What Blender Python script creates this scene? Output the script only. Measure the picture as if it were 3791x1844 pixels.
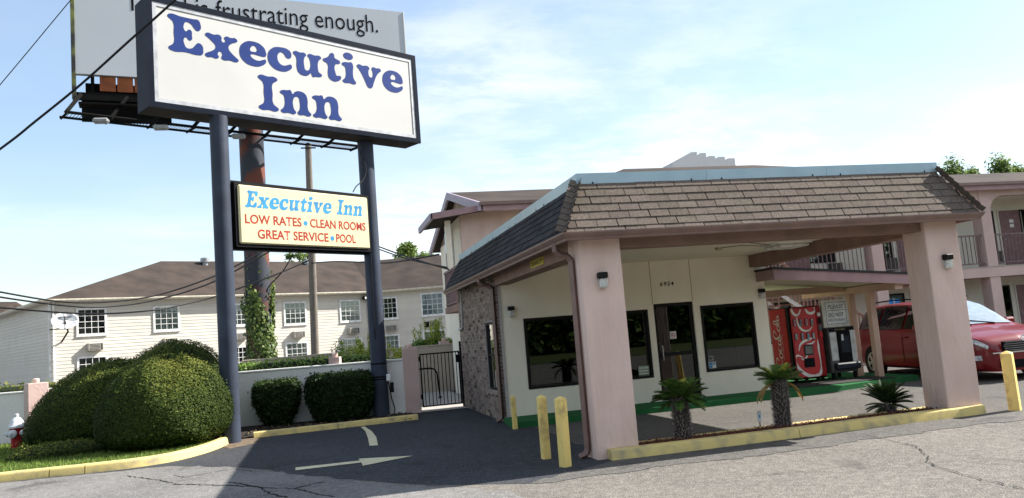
import bpy, bmesh, math, random
import numpy as np
from mathutils import Matrix, Vector, Euler
random.seed(7); RNG = np.random.RandomState(11)
D2R = math.radians
for _o in list(bpy.data.objects): bpy.data.objects.remove(_o)
SC = bpy.context.scene; COL = SC.collection

# ------------------------------------------------------------------ camera, sky, sun, exposure
IMW, IMH = 3791.0, 1844.0            # the photograph's pixel grid, used only to turn pixels into rays
FPX, YAW, PITCH, ROLL = 2957.03, 0.2424, 0.1075, -0.0802
CAMP = np.array([-3.4595, -10.2223, 1.72])
_f = np.array([math.sin(YAW)*math.cos(PITCH), math.cos(YAW)*math.cos(PITCH), math.sin(PITCH)])
_r = np.array([math.cos(YAW), -math.sin(YAW), 0.0]); _u = np.cross(_r, _f)
CR = _r*math.cos(ROLL) + _u*math.sin(ROLL); CU = -_r*math.sin(ROLL) + _u*math.cos(ROLL); CF = _f
cd = bpy.data.cameras.new('camera'); cam = bpy.data.objects.new('camera', cd); COL.objects.link(cam)
cd.sensor_fit = 'HORIZONTAL'; cd.sensor_width = 36.0; cd.lens = FPX/IMW*36.0; cd.clip_start = 0.1; cd.clip_end = 2000
m = Matrix.Identity(4)
for i in range(3):
    m[i][0] = CR[i]; m[i][1] = CU[i]; m[i][2] = -CF[i]; m[i][3] = CAMP[i]
cam.matrix_world = m; SC.camera = cam

SUN = Vector((1.276, 0.10, 1.0)).normalized()
SUN_EL = math.asin(SUN.z); SUN_AZ = math.atan2(SUN.x, SUN.y)
world = bpy.data.worlds.new('World'); SC.world = world; world.use_nodes = True
wt = world.node_tree; wt.nodes.clear()
wo = wt.nodes.new('ShaderNodeOutputWorld'); bg = wt.nodes.new('ShaderNodeBackground')
sky = wt.nodes.new('ShaderNodeTexSky'); sky.sky_type = 'NISHITA'; sky.sun_disc = False
sky.sun_elevation = SUN_EL; sky.sun_rotation = SUN_AZ; sky.air_density = 1.0; sky.dust_density = 0.5; sky.ozone_density = 0.8
bg.inputs['Strength'].default_value = 0.138
BO = (-0.15, 0.1)
# thin fair-weather cloud: noise over the sky plane (direction.xy / direction.z), the same rule all round
tc = wt.nodes.new('ShaderNodeTexCoord'); sep = wt.nodes.new('ShaderNodeSeparateXYZ')
wt.links.new(tc.outputs['Generated'], sep.inputs[0])
def wmath(op, a, b=None, c=None):
    n = wt.nodes.new('ShaderNodeMath'); n.operation = op
    for i, v in enumerate((a, b, c)):
        if v is None: continue
        if isinstance(v, (int, float)): n.inputs[i].default_value = v
        else: wt.links.new(v, n.inputs[i])
    return n.outputs[0]
zz = wmath('MAXIMUM', wmath('ADD', sep.outputs[2], 0.10), 0.04)
px_ = wmath('DIVIDE', sep.outputs[0], zz); py_ = wmath('DIVIDE', sep.outputs[1], zz)
cmb = wt.nodes.new('ShaderNodeCombineXYZ'); wt.links.new(px_, cmb.inputs[0]); wt.links.new(py_, cmb.inputs[1])
def wnoise(scale, detail, rough, off, dist=0.0, stretch=(1, 1, 1)):
    mp = wt.nodes.new('ShaderNodeMapping'); mp.inputs['Location'].default_value = off; mp.inputs['Scale'].default_value = stretch
    wt.links.new(cmb.outputs[0], mp.inputs[0])
    n = wt.nodes.new('ShaderNodeTexNoise'); n.inputs['Scale'].default_value = scale; n.inputs['Detail'].default_value = detail
    n.inputs['Roughness'].default_value = rough; n.inputs['Distortion'].default_value = dist
    wt.links.new(mp.outputs[0], n.inputs[0]); return n.outputs[0]
def wramp(v, a, b):
    n = wt.nodes.new('ShaderNodeMapRange'); n.interpolation_type = 'SMOOTHSTEP'
    n.inputs[1].default_value = a; n.inputs[2].default_value = b
    wt.links.new(v, n.inputs[0]); return n.outputs[0]
big = wramp(wnoise(0.34, 2, 0.5, (BO[0], BO[1], 0)), 0.45, 0.66)
fine = wramp(wnoise(2.6, 9, 0.66, (3.1, 1.7, 0), 0.2, (1, 1.4, 1)), 0.36, 0.66)
veil = wramp(wnoise(0.7, 5, 0.55, (7.7, 4.1, 0)), 0.40, 0.85)
cl = wmath('MINIMUM', wmath('ADD', wmath('MULTIPLY', big, wmath('ADD', wmath('MULTIPLY', fine, .8), .2)), wmath('ADD', wmath('MULTIPLY', veil, 0.20), 0.03)), 1.0)
mixc = wt.nodes.new('ShaderNodeMixRGB'); mixc.inputs[2].default_value = (4.0, 4.02, 4.05, 1)
gam = wt.nodes.new('ShaderNodeGamma'); gam.inputs[1].default_value = 0.72; wt.links.new(sky.outputs[0], gam.inputs[0])   # softer, hazier sky
wt.links.new(cl, mixc.inputs[0]); hsv = wt.nodes.new('ShaderNodeHueSaturation'); hsv.inputs['Saturation'].default_value = 1.15; wt.links.new(gam.outputs[0], hsv.inputs['Color']); wt.links.new(hsv.outputs[0], mixc.inputs[1])
wt.links.new(mixc.outputs[0], bg.inputs[0]); wt.links.new(bg.outputs[0], wo.inputs[0])

sl = bpy.data.lights.new('sun', 'SUN'); sl.energy = 5.0; sl.angle = D2R(0.53); sl.color = (1.0, 0.95, 0.87)
so = bpy.data.objects.new('sun', sl); COL.objects.link(so); so.rotation_euler = SUN.to_track_quat('Z', 'Y').to_euler(); so.location = (30, 0, 30)
SC.view_settings.view_transform = 'Standard'; SC.view_settings.look = 'None'; SC.view_settings.gamma = 1.0
SC.view_settings.use_curve_mapping = False; SC.view_settings.exposure = 1.35

# ------------------------------------------------------------------ pixel rays
def ray(x, y): return CF + CR*(x-IMW/2)/FPX - CU*(y-IMH/2)/FPX
def at_z(x, y, z=0.0): d = ray(x, y); return CAMP + d*((z-CAMP[2])/d[2])
def at_y(x, y, Y): d = ray(x, y); return CAMP + d*((Y-CAMP[1])/d[1])
def at_x(x, y, X): d = ray(x, y); return CAMP + d*((X-CAMP[0])/d[0])
def at_v(x, y, A, B):
    nx, ny = -(B[1]-A[1]), B[0]-A[0]; d = ray(x, y)
    return CAMP + d*(((A[0]-CAMP[0])*nx + (A[1]-CAMP[1])*ny)/(d[0]*nx+d[1]*ny))
def at_d(x, y, dist): d = ray(x, y); return CAMP + d*dist          # dist metres along the view axis

# ------------------------------------------------------------------ materials
MATS = {}
def nt(name):
    mt = bpy.data.materials.new(name); mt.use_nodes = True; t = mt.node_tree
    return mt, t, t.nodes['Principled BSDF']
def mat(name, col, rough=0.7, col2=None, scale=6.0, detail=6, metal=0.0, bump=0.0, bscale=40.0, spec=0.2, rand=0.0, contrast=(0.35, 0.65), stretch=None, trans=0.0, coat=0.0, bdist=0.01, hue=0.0):
    """procedural: two-tone noise over world position, optional per-object variation and fine relief"""
    if name in MATS: return MATS[name]
    mt, t, b = nt(name); N, Lk = t.nodes, t.links
    b.inputs['Roughness'].default_value = rough; b.inputs['Metallic'].default_value = metal
    b.inputs['Specular IOR Level'].default_value = spec; b.inputs['Coat Weight'].default_value = coat
    if trans: b.inputs['Transmission Weight'].default_value = trans
    geo = N.new('ShaderNodeNewGeometry'); vec = geo.outputs['Position']
    if stretch:
        mp = N.new('ShaderNodeMapping'); mp.inputs['Scale'].default_value = stretch; Lk.new(vec, mp.inputs[0]); vec = mp.outputs[0]
    c2 = col2 or tuple(min(1, c*0.72) for c in col)
    nz = N.new('ShaderNodeTexNoise'); nz.inputs['Scale'].default_value = scale; nz.inputs['Detail'].default_value = detail; Lk.new(vec, nz.inputs[0])
    mr = N.new('ShaderNodeMapRange'); mr.inputs[1].default_value, mr.inputs[2].default_value = contrast; Lk.new(nz.outputs[0], mr.inputs[0])
    mx = N.new('ShaderNodeMixRGB'); mx.inputs[1].default_value = (*col, 1); mx.inputs[2].default_value = (*c2, 1); Lk.new(mr.outputs[0], mx.inputs[0])
    out = mx.outputs[0]
    if rand or hue:
        oi = N.new('ShaderNodeObjectInfo'); hs = N.new('ShaderNodeHueSaturation'); Lk.new(out, hs.inputs['Color'])
        m1 = N.new('ShaderNodeMapRange'); m1.inputs[3].default_value = 1-rand; m1.inputs[4].default_value = 1+rand; Lk.new(oi.outputs['Random'], m1.inputs[0]); Lk.new(m1.outputs[0], hs.inputs['Value'])
        if hue:
            wn = N.new('ShaderNodeTexWhiteNoise'); wn.noise_dimensions = '1D'; Lk.new(oi.outputs['Random'], wn.inputs['W'])
            m2 = N.new('ShaderNodeMapRange'); m2.inputs[3].default_value = 0.5-hue; m2.inputs[4].default_value = 0.5+hue; Lk.new(wn.outputs[0], m2.inputs[0]); Lk.new(m2.outputs[0], hs.inputs['Hue'])
        out = hs.outputs[0]
    Lk.new(out, b.inputs['Base Color'])
    if bump:
        bn = N.new('ShaderNodeTexNoise'); bn.inputs['Scale'].default_value = bscale; bn.inputs['Detail'].default_value = 5; Lk.new(vec, bn.inputs[0])
        bp = N.new('ShaderNodeBump'); bp.inputs['Strength'].default_value = bump; bp.inputs['Distance'].default_value = bdist
        Lk.new(bn.outputs[0], bp.inputs['Height']); Lk.new(bp.outputs[0], b.inputs['Normal'])
    MATS[name] = mt; return mt
def leafmat(name, dark, mid, light, rough=0.45, transl=0.25, spec=0.4):
    """foliage: every leaf face takes its own tone from the 'rnd' attribute"""
    if name in MATS: return MATS[name]
    mt, t, b = nt(name); N, Lk = t.nodes, t.links
    at = N.new('ShaderNodeAttribute'); at.attribute_name = 'rnd'
    cr = N.new('ShaderNodeValToRGB'); e = cr.color_ramp.elements
    e[0].position, e[0].color = 0.0, (*dark, 1); e[1].position, e[1].color = 1.0, (*light, 1)
    k = e.new(0.55); k.color = (*mid, 1)
    Lk.new(at.outputs['Fac'], cr.inputs[0]); Lk.new(cr.outputs[0], b.inputs['Base Color'])
    b.inputs['Roughness'].default_value = rough; b.inputs['Specular IOR Level'].default_value = spec
    tr = N.new('ShaderNodeBsdfTranslucent'); Lk.new(cr.outputs[0], tr.inputs[0])
    ms = N.new('ShaderNodeMixShader'); ms.inputs[0].default_value = transl
    Lk.new(b.outputs[0], ms.inputs[1]); Lk.new(tr.outputs[0], ms.inputs[2]); Lk.new(ms.outputs[0], N['Material Output'].inputs[0])
    MATS[name] = mt; return mt
def glassmat(name, tint=(0.35, 0.4, 0.42), ior=1.5, rough=0.0):
    """window pane: tinted see-through plus a Fresnel mirror"""
    if name in MATS: return MATS[name]
    mt, t, b = nt(name); N, Lk = t.nodes, t.links
    tb = N.new('ShaderNodeBsdfTransparent'); tb.inputs[0].default_value = (*tint, 1)
    gl = N.new('ShaderNodeBsdfGlossy'); gl.inputs['Roughness'].default_value = rough; gl.inputs[0].default_value = (.9, .95, .95, 1)
    fr = N.new('ShaderNodeFresnel'); fr.inputs[0].default_value = ior
    ms = N.new('ShaderNodeMixShader'); Lk.new(fr.outputs[0], ms.inputs[0]); Lk.new(tb.outputs[0], ms.inputs[1]); Lk.new(gl.outputs[0], ms.inputs[2])
    Lk.new(ms.outputs[0], N['Material Output'].inputs[0]); MATS[name] = mt; return mt

# ------------------------------------------------------------------ mesh builder and scene objects
class MB:
    """collects shapes (through the current frame M) and links them as ONE mesh object"""
    def __init__(s, M=None): s.v = []; s.f = []; s.M = M
    def add(s, vs, fs):
        o = len(s.v)
        if s.M is not None: vs = [tuple(s.M @ Vector(v)) for v in vs]
        s.v += [tuple(float(c) for c in v) for v in vs]; s.f += [tuple(i+o for i in f) for f in fs]; return s
    def box(s, a, b):
        x0, y0, z0 = a; x1, y1, z1 = b
        return s.add([(x0,y0,z0),(x1,y0,z0),(x1,y1,z0),(x0,y1,z0),(x0,y0,z1),(x1,y0,z1),(x1,y1,z1),(x0,y1,z1)],
                     [(0,3,2,1),(4,5,6,7),(0,1,5,4),(1,2,6,5),(2,3,7,6),(3,0,4,7)])
    def cbox(s, a, b, e=0.01):
        """box with chamfered edges"""
        x0, y0, z0 = a; x1, y1, z1 = b; e = min(e, (x1-x0)*.45, (y1-y0)*.45, (z1-z0)*.45); vs = []
        for sx in (0, 1):
            for sy in (0, 1):
                for sz in (0, 1):
                    X = x1 if sx else x0; Y = y1 if sy else y0; Z = z1 if sz else z0
                    dx = -e if sx else e; dy = -e if sy else e; dz = -e if sz else e
                    vs += [(X, Y+dy, Z+dz), (X+dx, Y, Z+dz), (X+dx, Y+dy, Z)]
        bm = bmesh.new(); [bm.verts.new(v) for v in vs]; r = bmesh.ops.convex_hull(bm, input=bm.verts)
        bm.verts.index_update(); fs = [tuple(v.index for v in f.verts) for f in bm.faces]; vv = [tuple(v.co) for v in bm.verts]; bm.free()
        return s.add(vv, fs)
    def hexa(s, p): return s.add(p, [(0,3,2,1),(4,5,6,7),(0,1,5,4),(1,2,6,5),(2,3,7,6),(3,0,4,7)])
    def quad(s, *p): return s.add(p, [tuple(range(len(p)))])
    def prism(s, pts, vec):
        """closed polygon pts (3-D) swept along vec"""
        n = len(pts); q = [tuple(np.add(p, vec)) for p in pts]
        return s.add(list(pts)+q, [tuple(range(n-1, -1, -1)), tuple(range(n, 2*n))] + [(i, (i+1) % n, n+(i+1) % n, n+i) for i in range(n)])
    def tube(s, path, rad, seg=8, cap=True):
        P = [Vector(p) for p in path]; n = len(P); R = rad if hasattr(rad, '__len__') else [rad]*n; vs = []; fs = []; up = None
        for i in range(n):
            t = (P[min(i+1, n-1)] - P[max(i-1, 0)]).normalized()
            if up is None: up = Vector((0, 0, 1)) if abs(t.z) < .9 else Vector((1, 0, 0))
            a = t.cross(up).normalized(); b = a.cross(t).normalized(); up = b
            for k in range(seg):
                g = 2*math.pi*k/seg; vs.append(tuple(P[i] + (a*math.cos(g) + b*math.sin(g))*R[i]))
        for i in range(n-1):
            for k in range(seg): fs.append((i*seg+k, i*seg+(k+1) % seg, (i+1)*seg+(k+1) % seg, (i+1)*seg+k))
        if cap: fs.append(tuple(range(seg-1, -1, -1))); fs.append(tuple(range((n-1)*seg, n*seg)))
        return s.add(vs, fs)
    def lathe(s, prof, c=(0, 0, 0), seg=20):
        vs = []; fs = []; n = len(prof)
        for r, z in prof:
            for k in range(seg): g = 2*math.pi*k/seg; vs.append((c[0]+r*math.cos(g), c[1]+r*math.sin(g), c[2]+z))
        for i in range(n-1):
            for k in range(seg): fs.append((i*seg+k, i*seg+(k+1) % seg, (i+1)*seg+(k+1) % seg, (i+1)*seg+k))
        fs.append(tuple(range(seg-1, -1, -1))); fs.append(tuple(range((n-1)*seg, n*seg)))
        return s.add(vs, fs)
    def grid(s, rows):
        n = len(rows[0]); vs = [p for r in rows for p in r]; fs = []
        for i in range(len(rows)-1):
            for k in range(n-1): fs.append((i*n+k, i*n+k+1, (i+1)*n+k+1, (i+1)*n+k))
        return s.add(vs, fs)
    def mesh(s, name, mt, smooth=False):
        me = bpy.data.meshes.new(name); me.from_pydata(s.v, [], s.f); me.materials.append(mt)
        if smooth:
            me.polygons.foreach_set('use_smooth', [True]*len(me.polygons)); me.set_sharp_from_angle(angle=D2R(38))
        me.update(); return me
    def build(s, name, mt, parent=None, smooth=False): return link(name, s.mesh(name, mt, smooth), parent)
def wmat(o): return Matrix.LocRotScale(o.location, o.rotation_euler, o.scale)
def link(name, me, parent=None, M=None):
    o = bpy.data.objects.new(name, me); COL.objects.link(o)
    if M is not None: o.matrix_local = M
    if parent is not None: adopt(o, parent)
    return o
def adopt(o, parent):
    o.parent = parent; w = wmat(parent)
    if parent.parent is not None: w = wmat(parent.parent) @ parent.matrix_parent_inverse @ w
    o.matrix_parent_inverse = w.inverted()
def thing(name, label, cat, loc=(0, 0, 0), rz=0.0, group=None):
    o = bpy.data.objects.new(name, None); COL.objects.link(o); o.empty_display_size = .2
    o.location = tuple(float(c) for c in loc); o.rotation_euler = (0, 0, rz); return tag(o, label, cat, group)
def tag(o, label, cat, group=None):
    o['label'] = label; o['category'] = cat
    if group: o['group'] = group
    return o
def struct(o): o['kind'] = 'structure'; return o
def stuff(o): o['kind'] = 'stuff'; return o
def frame(A, B, z=0.0):
    """frame on a vertical wall: x runs A to B, y out towards the viewer's side (right of A to B), z up"""
    d = Vector((B[0]-A[0], B[1]-A[1], 0)).normalized(); n = Vector((d.y, -d.x, 0))
    M = Matrix.Identity(4)
    for i in range(3): M[i][0] = d[i]; M[i][1] = n[i]
    M[0][3] = A[0]; M[1][3] = A[1]; M[2][3] = z
    return M
def arr_obj(name, V, F, mt, parent=None, rnd=None, smooth=False):
    """mesh from numpy arrays, with an optional per-face tone"""
    me = bpy.data.meshes.new(name); k = F.shape[1]
    me.vertices.add(len(V)); me.vertices.foreach_set('co', V.astype(np.float32).ravel())
    me.loops.add(F.size); me.loops.foreach_set('vertex_index', F.astype(np.int32).ravel())
    me.polygons.add(len(F)); me.polygons.foreach_set('loop_start', np.arange(0, F.size, k, dtype=np.int32)); me.polygons.foreach_set('loop_total', np.full(len(F), k, np.int32))
    if rnd is not None:
        a = me.attributes.new('rnd', 'FLOAT', 'FACE'); a.data.foreach_set('value', rnd.astype(np.float32))
    me.materials.append(mt); me.update(calc_edges=True); me.validate()
    return link(name, me, parent)
def unit(v): return v/np.maximum(np.linalg.norm(v, axis=1, keepdims=True), 1e-9)
def leaves(name, P, Nn, size, mt, parent=None, aspect=0.5, jit=0.6, tone=None, droop=0.0):
    """one rhombic leaf per point P, roughly facing Nn"""
    n = len(P); nn = unit(Nn + RNG.normal(0, jit, (n, 3))); t = RNG.normal(0, 1, (n, 3)); t[:, 2] -= droop
    t = unit(t - nn*np.sum(t*nn, 1, keepdims=True)); b = np.cross(nn, t); L = size*RNG.uniform(.65, 1.35, (n, 1))
    V = np.stack([P - t*L*.5, P + b*L*aspect*.5 - nn*L*.08, P + t*L*.5, P - b*L*aspect*.5 - nn*L*.08], 1).reshape(-1, 3)
    F = np.arange(4*n).reshape(n, 4); r = RNG.uniform(0, 1, n) if tone is None else np.clip(tone + RNG.normal(0, .13, n), 0, 1)
    return arr_obj(name, V, F, mt, parent, r)
def text_mesh(txt, mt, name, O, U, V, w=None, h=1.0, parent=None, bold=0.0, shear=0.0, align='LEFT', space=1.0):
    """flat lettering: built-in sans, fitted to width w and cap height h, laid in the plane (U, V) at O"""
    cu = bpy.data.curves.new('t', 'FONT'); cu.body = txt; cu.size = 1.0; cu.offset = bold; cu.shear = shear; cu.space_character = space; cu.resolution_u = 3
    ob = bpy.data.objects.new('t', cu); COL.objects.link(ob); bpy.context.view_layer.update()
    me = bpy.data.meshes.new_from_object(ob.evaluated_get(bpy.context.evaluated_depsgraph_get()))
    bpy.data.objects.remove(ob); co = np.array([v.co[:] for v in me.vertices])
    return lay(me, co, mt, name, O, U, V, w, h, parent, align)
def lay(me, co, mt, name, O, U, V, w, h, parent, align, ref=0.73):
    x0, x1 = co[:, 0].min(), co[:, 0].max(); sy = h/ref; sx = (w/(x1-x0)) if w else sy
    off = {'LEFT': 0, 'CENTER': -.5*(x1-x0)*sx}[align]
    O, U, V = np.array(O, float), np.array(U, float), np.array(V, float)
    for v, c in zip(me.vertices, co): v.co = O + U*((c[0]-x0)*sx+off) + V*(c[1]*sy)
    me.materials.clear(); me.materials.append(mt); return link(name, me, parent)
# ------------------------------------------------------------------ shared materials
PINK = mat('pink_stucco', (.66, .50, .44), .9, (.55, .405, .35), 1.3, 7, stretch=(1.6, 1.6, .55), contrast=(.42, .75), bump=.8, bscale=9, bdist=.025, spec=.15)
PINKD = mat('pink_stucco_wing', (.57, .425, .385), .9, (.49, .355, .32), 1.1, 5, bump=.4, bscale=16, bdist=.02, spec=.15)
MAUVE = mat('mauve_trim', (.36, .235, .24), .6, (.30, .19, .20), 3, spec=.3)
BEAM = mat('brown_beam_stucco', (.27, .175, .14), .85, (.22, .142, .115), 3, bump=.3, bscale=30, spec=.2)
CREAM = mat('cream_stucco', (.84, .775, .645), .9, (.76, .69, .56), 1.0, 7, stretch=(1.5, 1.5, .6), contrast=(.42, .78), bump=.45, bscale=26, bdist=.012, spec=.15)
CEIL = mat('cream_ceiling', (.74, .67, .53), .9, (.69, .62, .49), .9, 5, bump=.1, bscale=60, spec=.1)
DARKFR = mat('dark_bronze', (.016, .015, .015), .5, (.02, .018, .017), 8, spec=.08)
GLASS = glassmat('office_glass', (.30, .32, .33), 1.52)
INT = mat('dim_interior', (.20, .16, .12), .9)
GUT = mat('brown_gutter', (.20, .122, .10), .45, (.155, .095, .08), 4, spec=.5)
FLASH = mat('galvanised_flashing', (.42, .56, .64), .42, (.36, .49, .57), 2.0, metal=.35, spec=.5)
SHING = mat('brown_shingle', (.16, .13, .108), .95, (.105, .087, .075), 35, 6, rand=.12, hue=.012, bump=.35, bscale=160, spec=.1)
DECK = mat('roof_underlay', (.03, .026, .024), .95)
MORTAR = mat('mortar', (.44, .41, .38), .95, (.36, .33, .31), 9, bump=.4, bscale=90)
BRICK = mat('mixed_brick', (.31, .25, .213), .9, (.20, .158, .135), 14, rand=.30, hue=.02, bump=.35, bscale=80, spec=.1)
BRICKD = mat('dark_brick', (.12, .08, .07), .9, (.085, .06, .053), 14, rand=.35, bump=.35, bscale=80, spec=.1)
YEL = mat('yellow_kerb_paint', (.63, .50, .20), .75, (.33, .285, .18), 5, 9, bump=.35, bscale=55, spec=.15, contrast=(.47, .74))
YELB = mat('yellow_bollard_paint', (.74, .56, .19), .6, (.40, .29, .12), 6, 9, bump=.3, bscale=50, spec=.2, contrast=(.50, .74))
WHITEW = mat('white_stucco_wall', (.70, .68, .65), .92, (.66, .64, .61), 1.3, 6, bump=.6, bscale=15, bdist=.02, spec=.12)
BLACK = mat('black_paint', (.010, .010, .012), .5, spec=.06)
NAVY = mat('navy_sign_metal', (.012, .016, .027), .42, (.009, .012, .02), 3, spec=.03)
STEELP = mat('blue_grey_post', (.045, .056, .082), .55, (.034, .042, .06), 2.2, bump=.2, bscale=18, spec=.12)
RUST = mat('rusted_column_paint', (.035, .04, .052), .7, (.13, .043, .028), .9, 10, contrast=(.50, .62), bump=.2, bscale=20)
WHITEP = mat('white_paint', (.80, .80, .78), .5, (.74, .74, .72), 6)
MULCH = mat('red_mulch', (.11, .035, .022), .95, (.05, .02, .015), 40, bump=1, bscale=70, bdist=.02)
SOIL = mat('dark_soil', (.045, .037, .03), .95, (.025, .02, .017), 25, bump=1, bscale=50, bdist=.02)
TURF = mat('green_carpet_turf', (.028, .135, .045), .95, (.02, .10, .035), 60, bump=.8, bscale=220, bdist=.006, spec=.1)
CONC = mat('grey_concrete', (.40, .38, .35), .9, (.32, .30, .28), 3, 8, bump=.3, bscale=50)
WOODP = mat('grey_pole_wood', (.20, .178, .15), .9, (.13, .115, .10), 6, stretch=(6, 6, .5), bump=.5, bscale=20)
CABLE = mat('black_cable', (.012, .012, .014), .6)

def asphalt(name, a, b, speck, spk=0.5, big=.35, vs=170.0, rough=.9):
    """asphalt: worn tone patches, visible aggregate and fine relief"""
    mt, t, bs = nt(name); N, Lk = t.nodes, t.links
    geo = N.new('ShaderNodeNewGeometry'); pos = geo.outputs['Position']
    n1 = N.new('ShaderNodeTexNoise'); n1.inputs['Scale'].default_value = big; n1.inputs['Detail'].default_value = 9; n1.inputs['Roughness'].default_value = .62; Lk.new(pos, n1.inputs[0])
    r1 = N.new('ShaderNodeMapRange'); r1.inputs[1].default_value = .34; r1.inputs[2].default_value = .66; Lk.new(n1.outputs[0], r1.inputs[0])
    m1 = N.new('ShaderNodeMixRGB'); m1.inputs[1].default_value = (*a, 1); m1.inputs[2].default_value = (*b, 1); Lk.new(r1.outputs[0], m1.inputs[0])
    vo = N.new('ShaderNodeTexVoronoi'); vo.inputs['Scale'].default_value = vs; Lk.new(pos, vo.inputs['Vector'])
    sp = N.new('ShaderNodeSeparateColor'); Lk.new(vo.outputs['Color'], sp.inputs[0])
    r2 = N.new('ShaderNodeMapRange'); r2.inputs[1].default_value = 1-spk; r2.inputs[2].default_value = 1.0; r2.inputs[4].default_value = .85; Lk.new(sp.outputs[0], r2.inputs[0])
    m2 = N.new('ShaderNodeMixRGB'); m2.inputs[2].default_value = (*speck, 1); Lk.new(r2.outputs[0], m2.inputs[0]); Lk.new(m1.outputs[0], m2.inputs[1])
    n3 = N.new('ShaderNodeTexNoise'); n3.inputs['Scale'].default_value = 9; n3.inputs['Detail'].default_value = 8; Lk.new(pos, n3.inputs[0])
    r3 = N.new('ShaderNodeMapRange'); r3.inputs[1].default_value = .3; r3.inputs[2].default_value = .7; r3.inputs[3].default_value = .78; r3.inputs[4].default_value = 1.18; Lk.new(n3.outputs[0], r3.inputs[0])
    n4 = N.new('ShaderNodeTexNoise'); n4.inputs['Scale'].default_value = 1.1; n4.inputs['Detail'].default_value = 5; n4.inputs['Distortion'].default_value = .6; Lk.new(pos, n4.inputs[0])
    r4 = N.new('ShaderNodeMapRange'); r4.inputs[1].default_value = .60; r4.inputs[2].default_value = .68; r4.inputs[3].default_value = 1.0; r4.inputs[4].default_value = .68; Lk.new(n4.outputs[0], r4.inputs[0])   # oil and damp spots
    mp = N.new('ShaderNodeMath'); mp.operation = 'MULTIPLY'; Lk.new(r3.outputs[0], mp.inputs[0]); Lk.new(r4.outputs[0], mp.inputs[1])
    hs = N.new('ShaderNodeHueSaturation'); Lk.new(m2.outputs[0], hs.inputs['Color']); Lk.new(mp.outputs[0], hs.inputs['Value'])
    Lk.new(hs.outputs[0], bs.inputs['Base Color']); bs.inputs['Roughness'].default_value = rough; bs.inputs['Specular IOR Level'].default_value = .25
    bp = N.new('ShaderNodeBump'); bp.inputs['Strength'].default_value = .7; bp.inputs['Distance'].default_value = .008
    Lk.new(vo.outputs['Distance'], bp.inputs['Height']); Lk.new(bp.outputs[0], bs.inputs['Normal'])
    MATS[name] = mt; return mt
AGG = asphalt('exposed_aggregate_asphalt', (.142, .130, .115), (.093, .087, .079), (.31, .285, .25), .45, .5, 105)
SEAL = asphalt('sealed_asphalt', (.040, .044, .053), (.026, .029, .035), (.12, .118, .118), .2, .5, 75)
LANE = asphalt('worn_lane_asphalt', (.092, .086, .077), (.066, .062, .058), (.17, .155, .135), .3, .6, 80)
APRON = asphalt('worn_apron_asphalt', (.175, .168, .163), (.105, .102, .10), (.26, .25, .235), .3, .55, 60)
STRIP = asphalt('patched_strip_asphalt', (.105, .098, .092), (.075, .072, .069), (.19, .175, .155), .25, .8, 70)

# ------------------------------------------------------------------ ground sheets
def jag(pts, step=.25, amp=.05):
    out = []
    for i in range(len(pts)):
        a, b = np.array(pts[i], float), np.array(pts[(i+1) % len(pts)], float); L = np.linalg.norm(b-a)
        n = max(1, int(min(L, 40)/step)) if amp else 1
        for k in range(n):
            q = a + (b-a)*k/n
            if k: q = q + RNG.normal(0, amp, 2)
            out.append(q)
    return out
def sheet(name, pts, z, mt, step=.25, amp=.05):
    q = jag(pts, step, amp); b = MB(); b.add([(p[0], p[1], z) for p in q], [tuple(range(len(q)))]); return struct(b.build(name, mt))
gb = MB(); gb.add([(-600, -600, 0), (600, -600, 0), (600, 600, 0), (-600, 600, 0)], [(0, 1, 2, 3)])
GROUND = struct(gb.build('ground', AGG))
sheet('sealed_driveway', [(-16, 4.75), (-8.7, 4.75), (-6.0, 4.55), (-4.7, 3.2), (-3.9, 1.9), (-3.1, .75), (-2.2, -.35), (-1.2, -1.0), (.3, -1.02), (.3, 4.6), (.1, 5.6), (.1, 10.5), (-1.3, 10.3), (-5.6, 11), (-16, 12.5)], .003, SEAL, .3, .035)
sheet('canopy_lane', [(.3, -.02), (6.2, -.02), (14, -.6), (60, -1.5), (60, 14), (.3, 14)], .004, LANE, .5, 0)
sheet('patched_strip', [(-1.2, -1.02), (2, -1.05), (5, -.85), (9, -.9), (22, -1.4), (22, -.35), (6.2, -.03), (.3, -.03)], .005, STRIP, .2, .05)
sheet('road_apron', [(-40, 4.78), (-8.7, 4.72), (-6.9, 4.55), (-5.5, 4.1), (-4.65, 3.0), (-3.8, 1.75), (-3.05, .6), (-2.4, -.25), (-1.75, -.95), (-1.3, -2.2), (-2.4, -4), (-4, -7), (-40, -7)], .006, APRON, .2, .06)
def crack(px, w=.012):
    P = [at_z(x, y, 0.0) for x, y in px]; pts = []
    for a, b in zip(P[:-1], P[1:]):
        n = max(2, int(np.linalg.norm(b-a)/.06))
        for k in range(n): pts.append(a + (b-a)*k/n + np.append(RNG.normal(0, .014, 2), 0))
    pts.append(P[-1]); rows = [[], []]
    for i, q in enumerate(pts):
        d = pts[min(i+1, len(pts)-1)] - pts[max(i-1, 0)]; n = np.array([-d[1], d[0]])/max(1e-6, np.linalg.norm(d[:2])); ww = w*RNG.uniform(.4, 1.3)
        rows[0].append((q[0]+n[0]*ww, q[1]+n[1]*ww, .011)); rows[1].append((q[0]-n[0]*ww, q[1]-n[1]*ww, .011))
    MB().grid(rows).build('crack', mat('crack_dark', (.02, .019, .018), .95), GROUND)
crack([(3210, 1613), (3330, 1641), (3400, 1658), (3420, 1680), (3440, 1692), (3420, 1707), (3460, 1727), (3545, 1752), (3640, 1780), (3791, 1812)], .007)
crack([(640, 1795), (760, 1797), (860, 1800), (980, 1808), (1090, 1810), (1200, 1786)], .016)
crack([(850, 1788), (900, 1795), (960, 1806), (1000, 1830), (1060, 1844)], .018)
crack([(640, 1762), (690, 1769), (860, 1737), (950, 1748)], .009)
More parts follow.
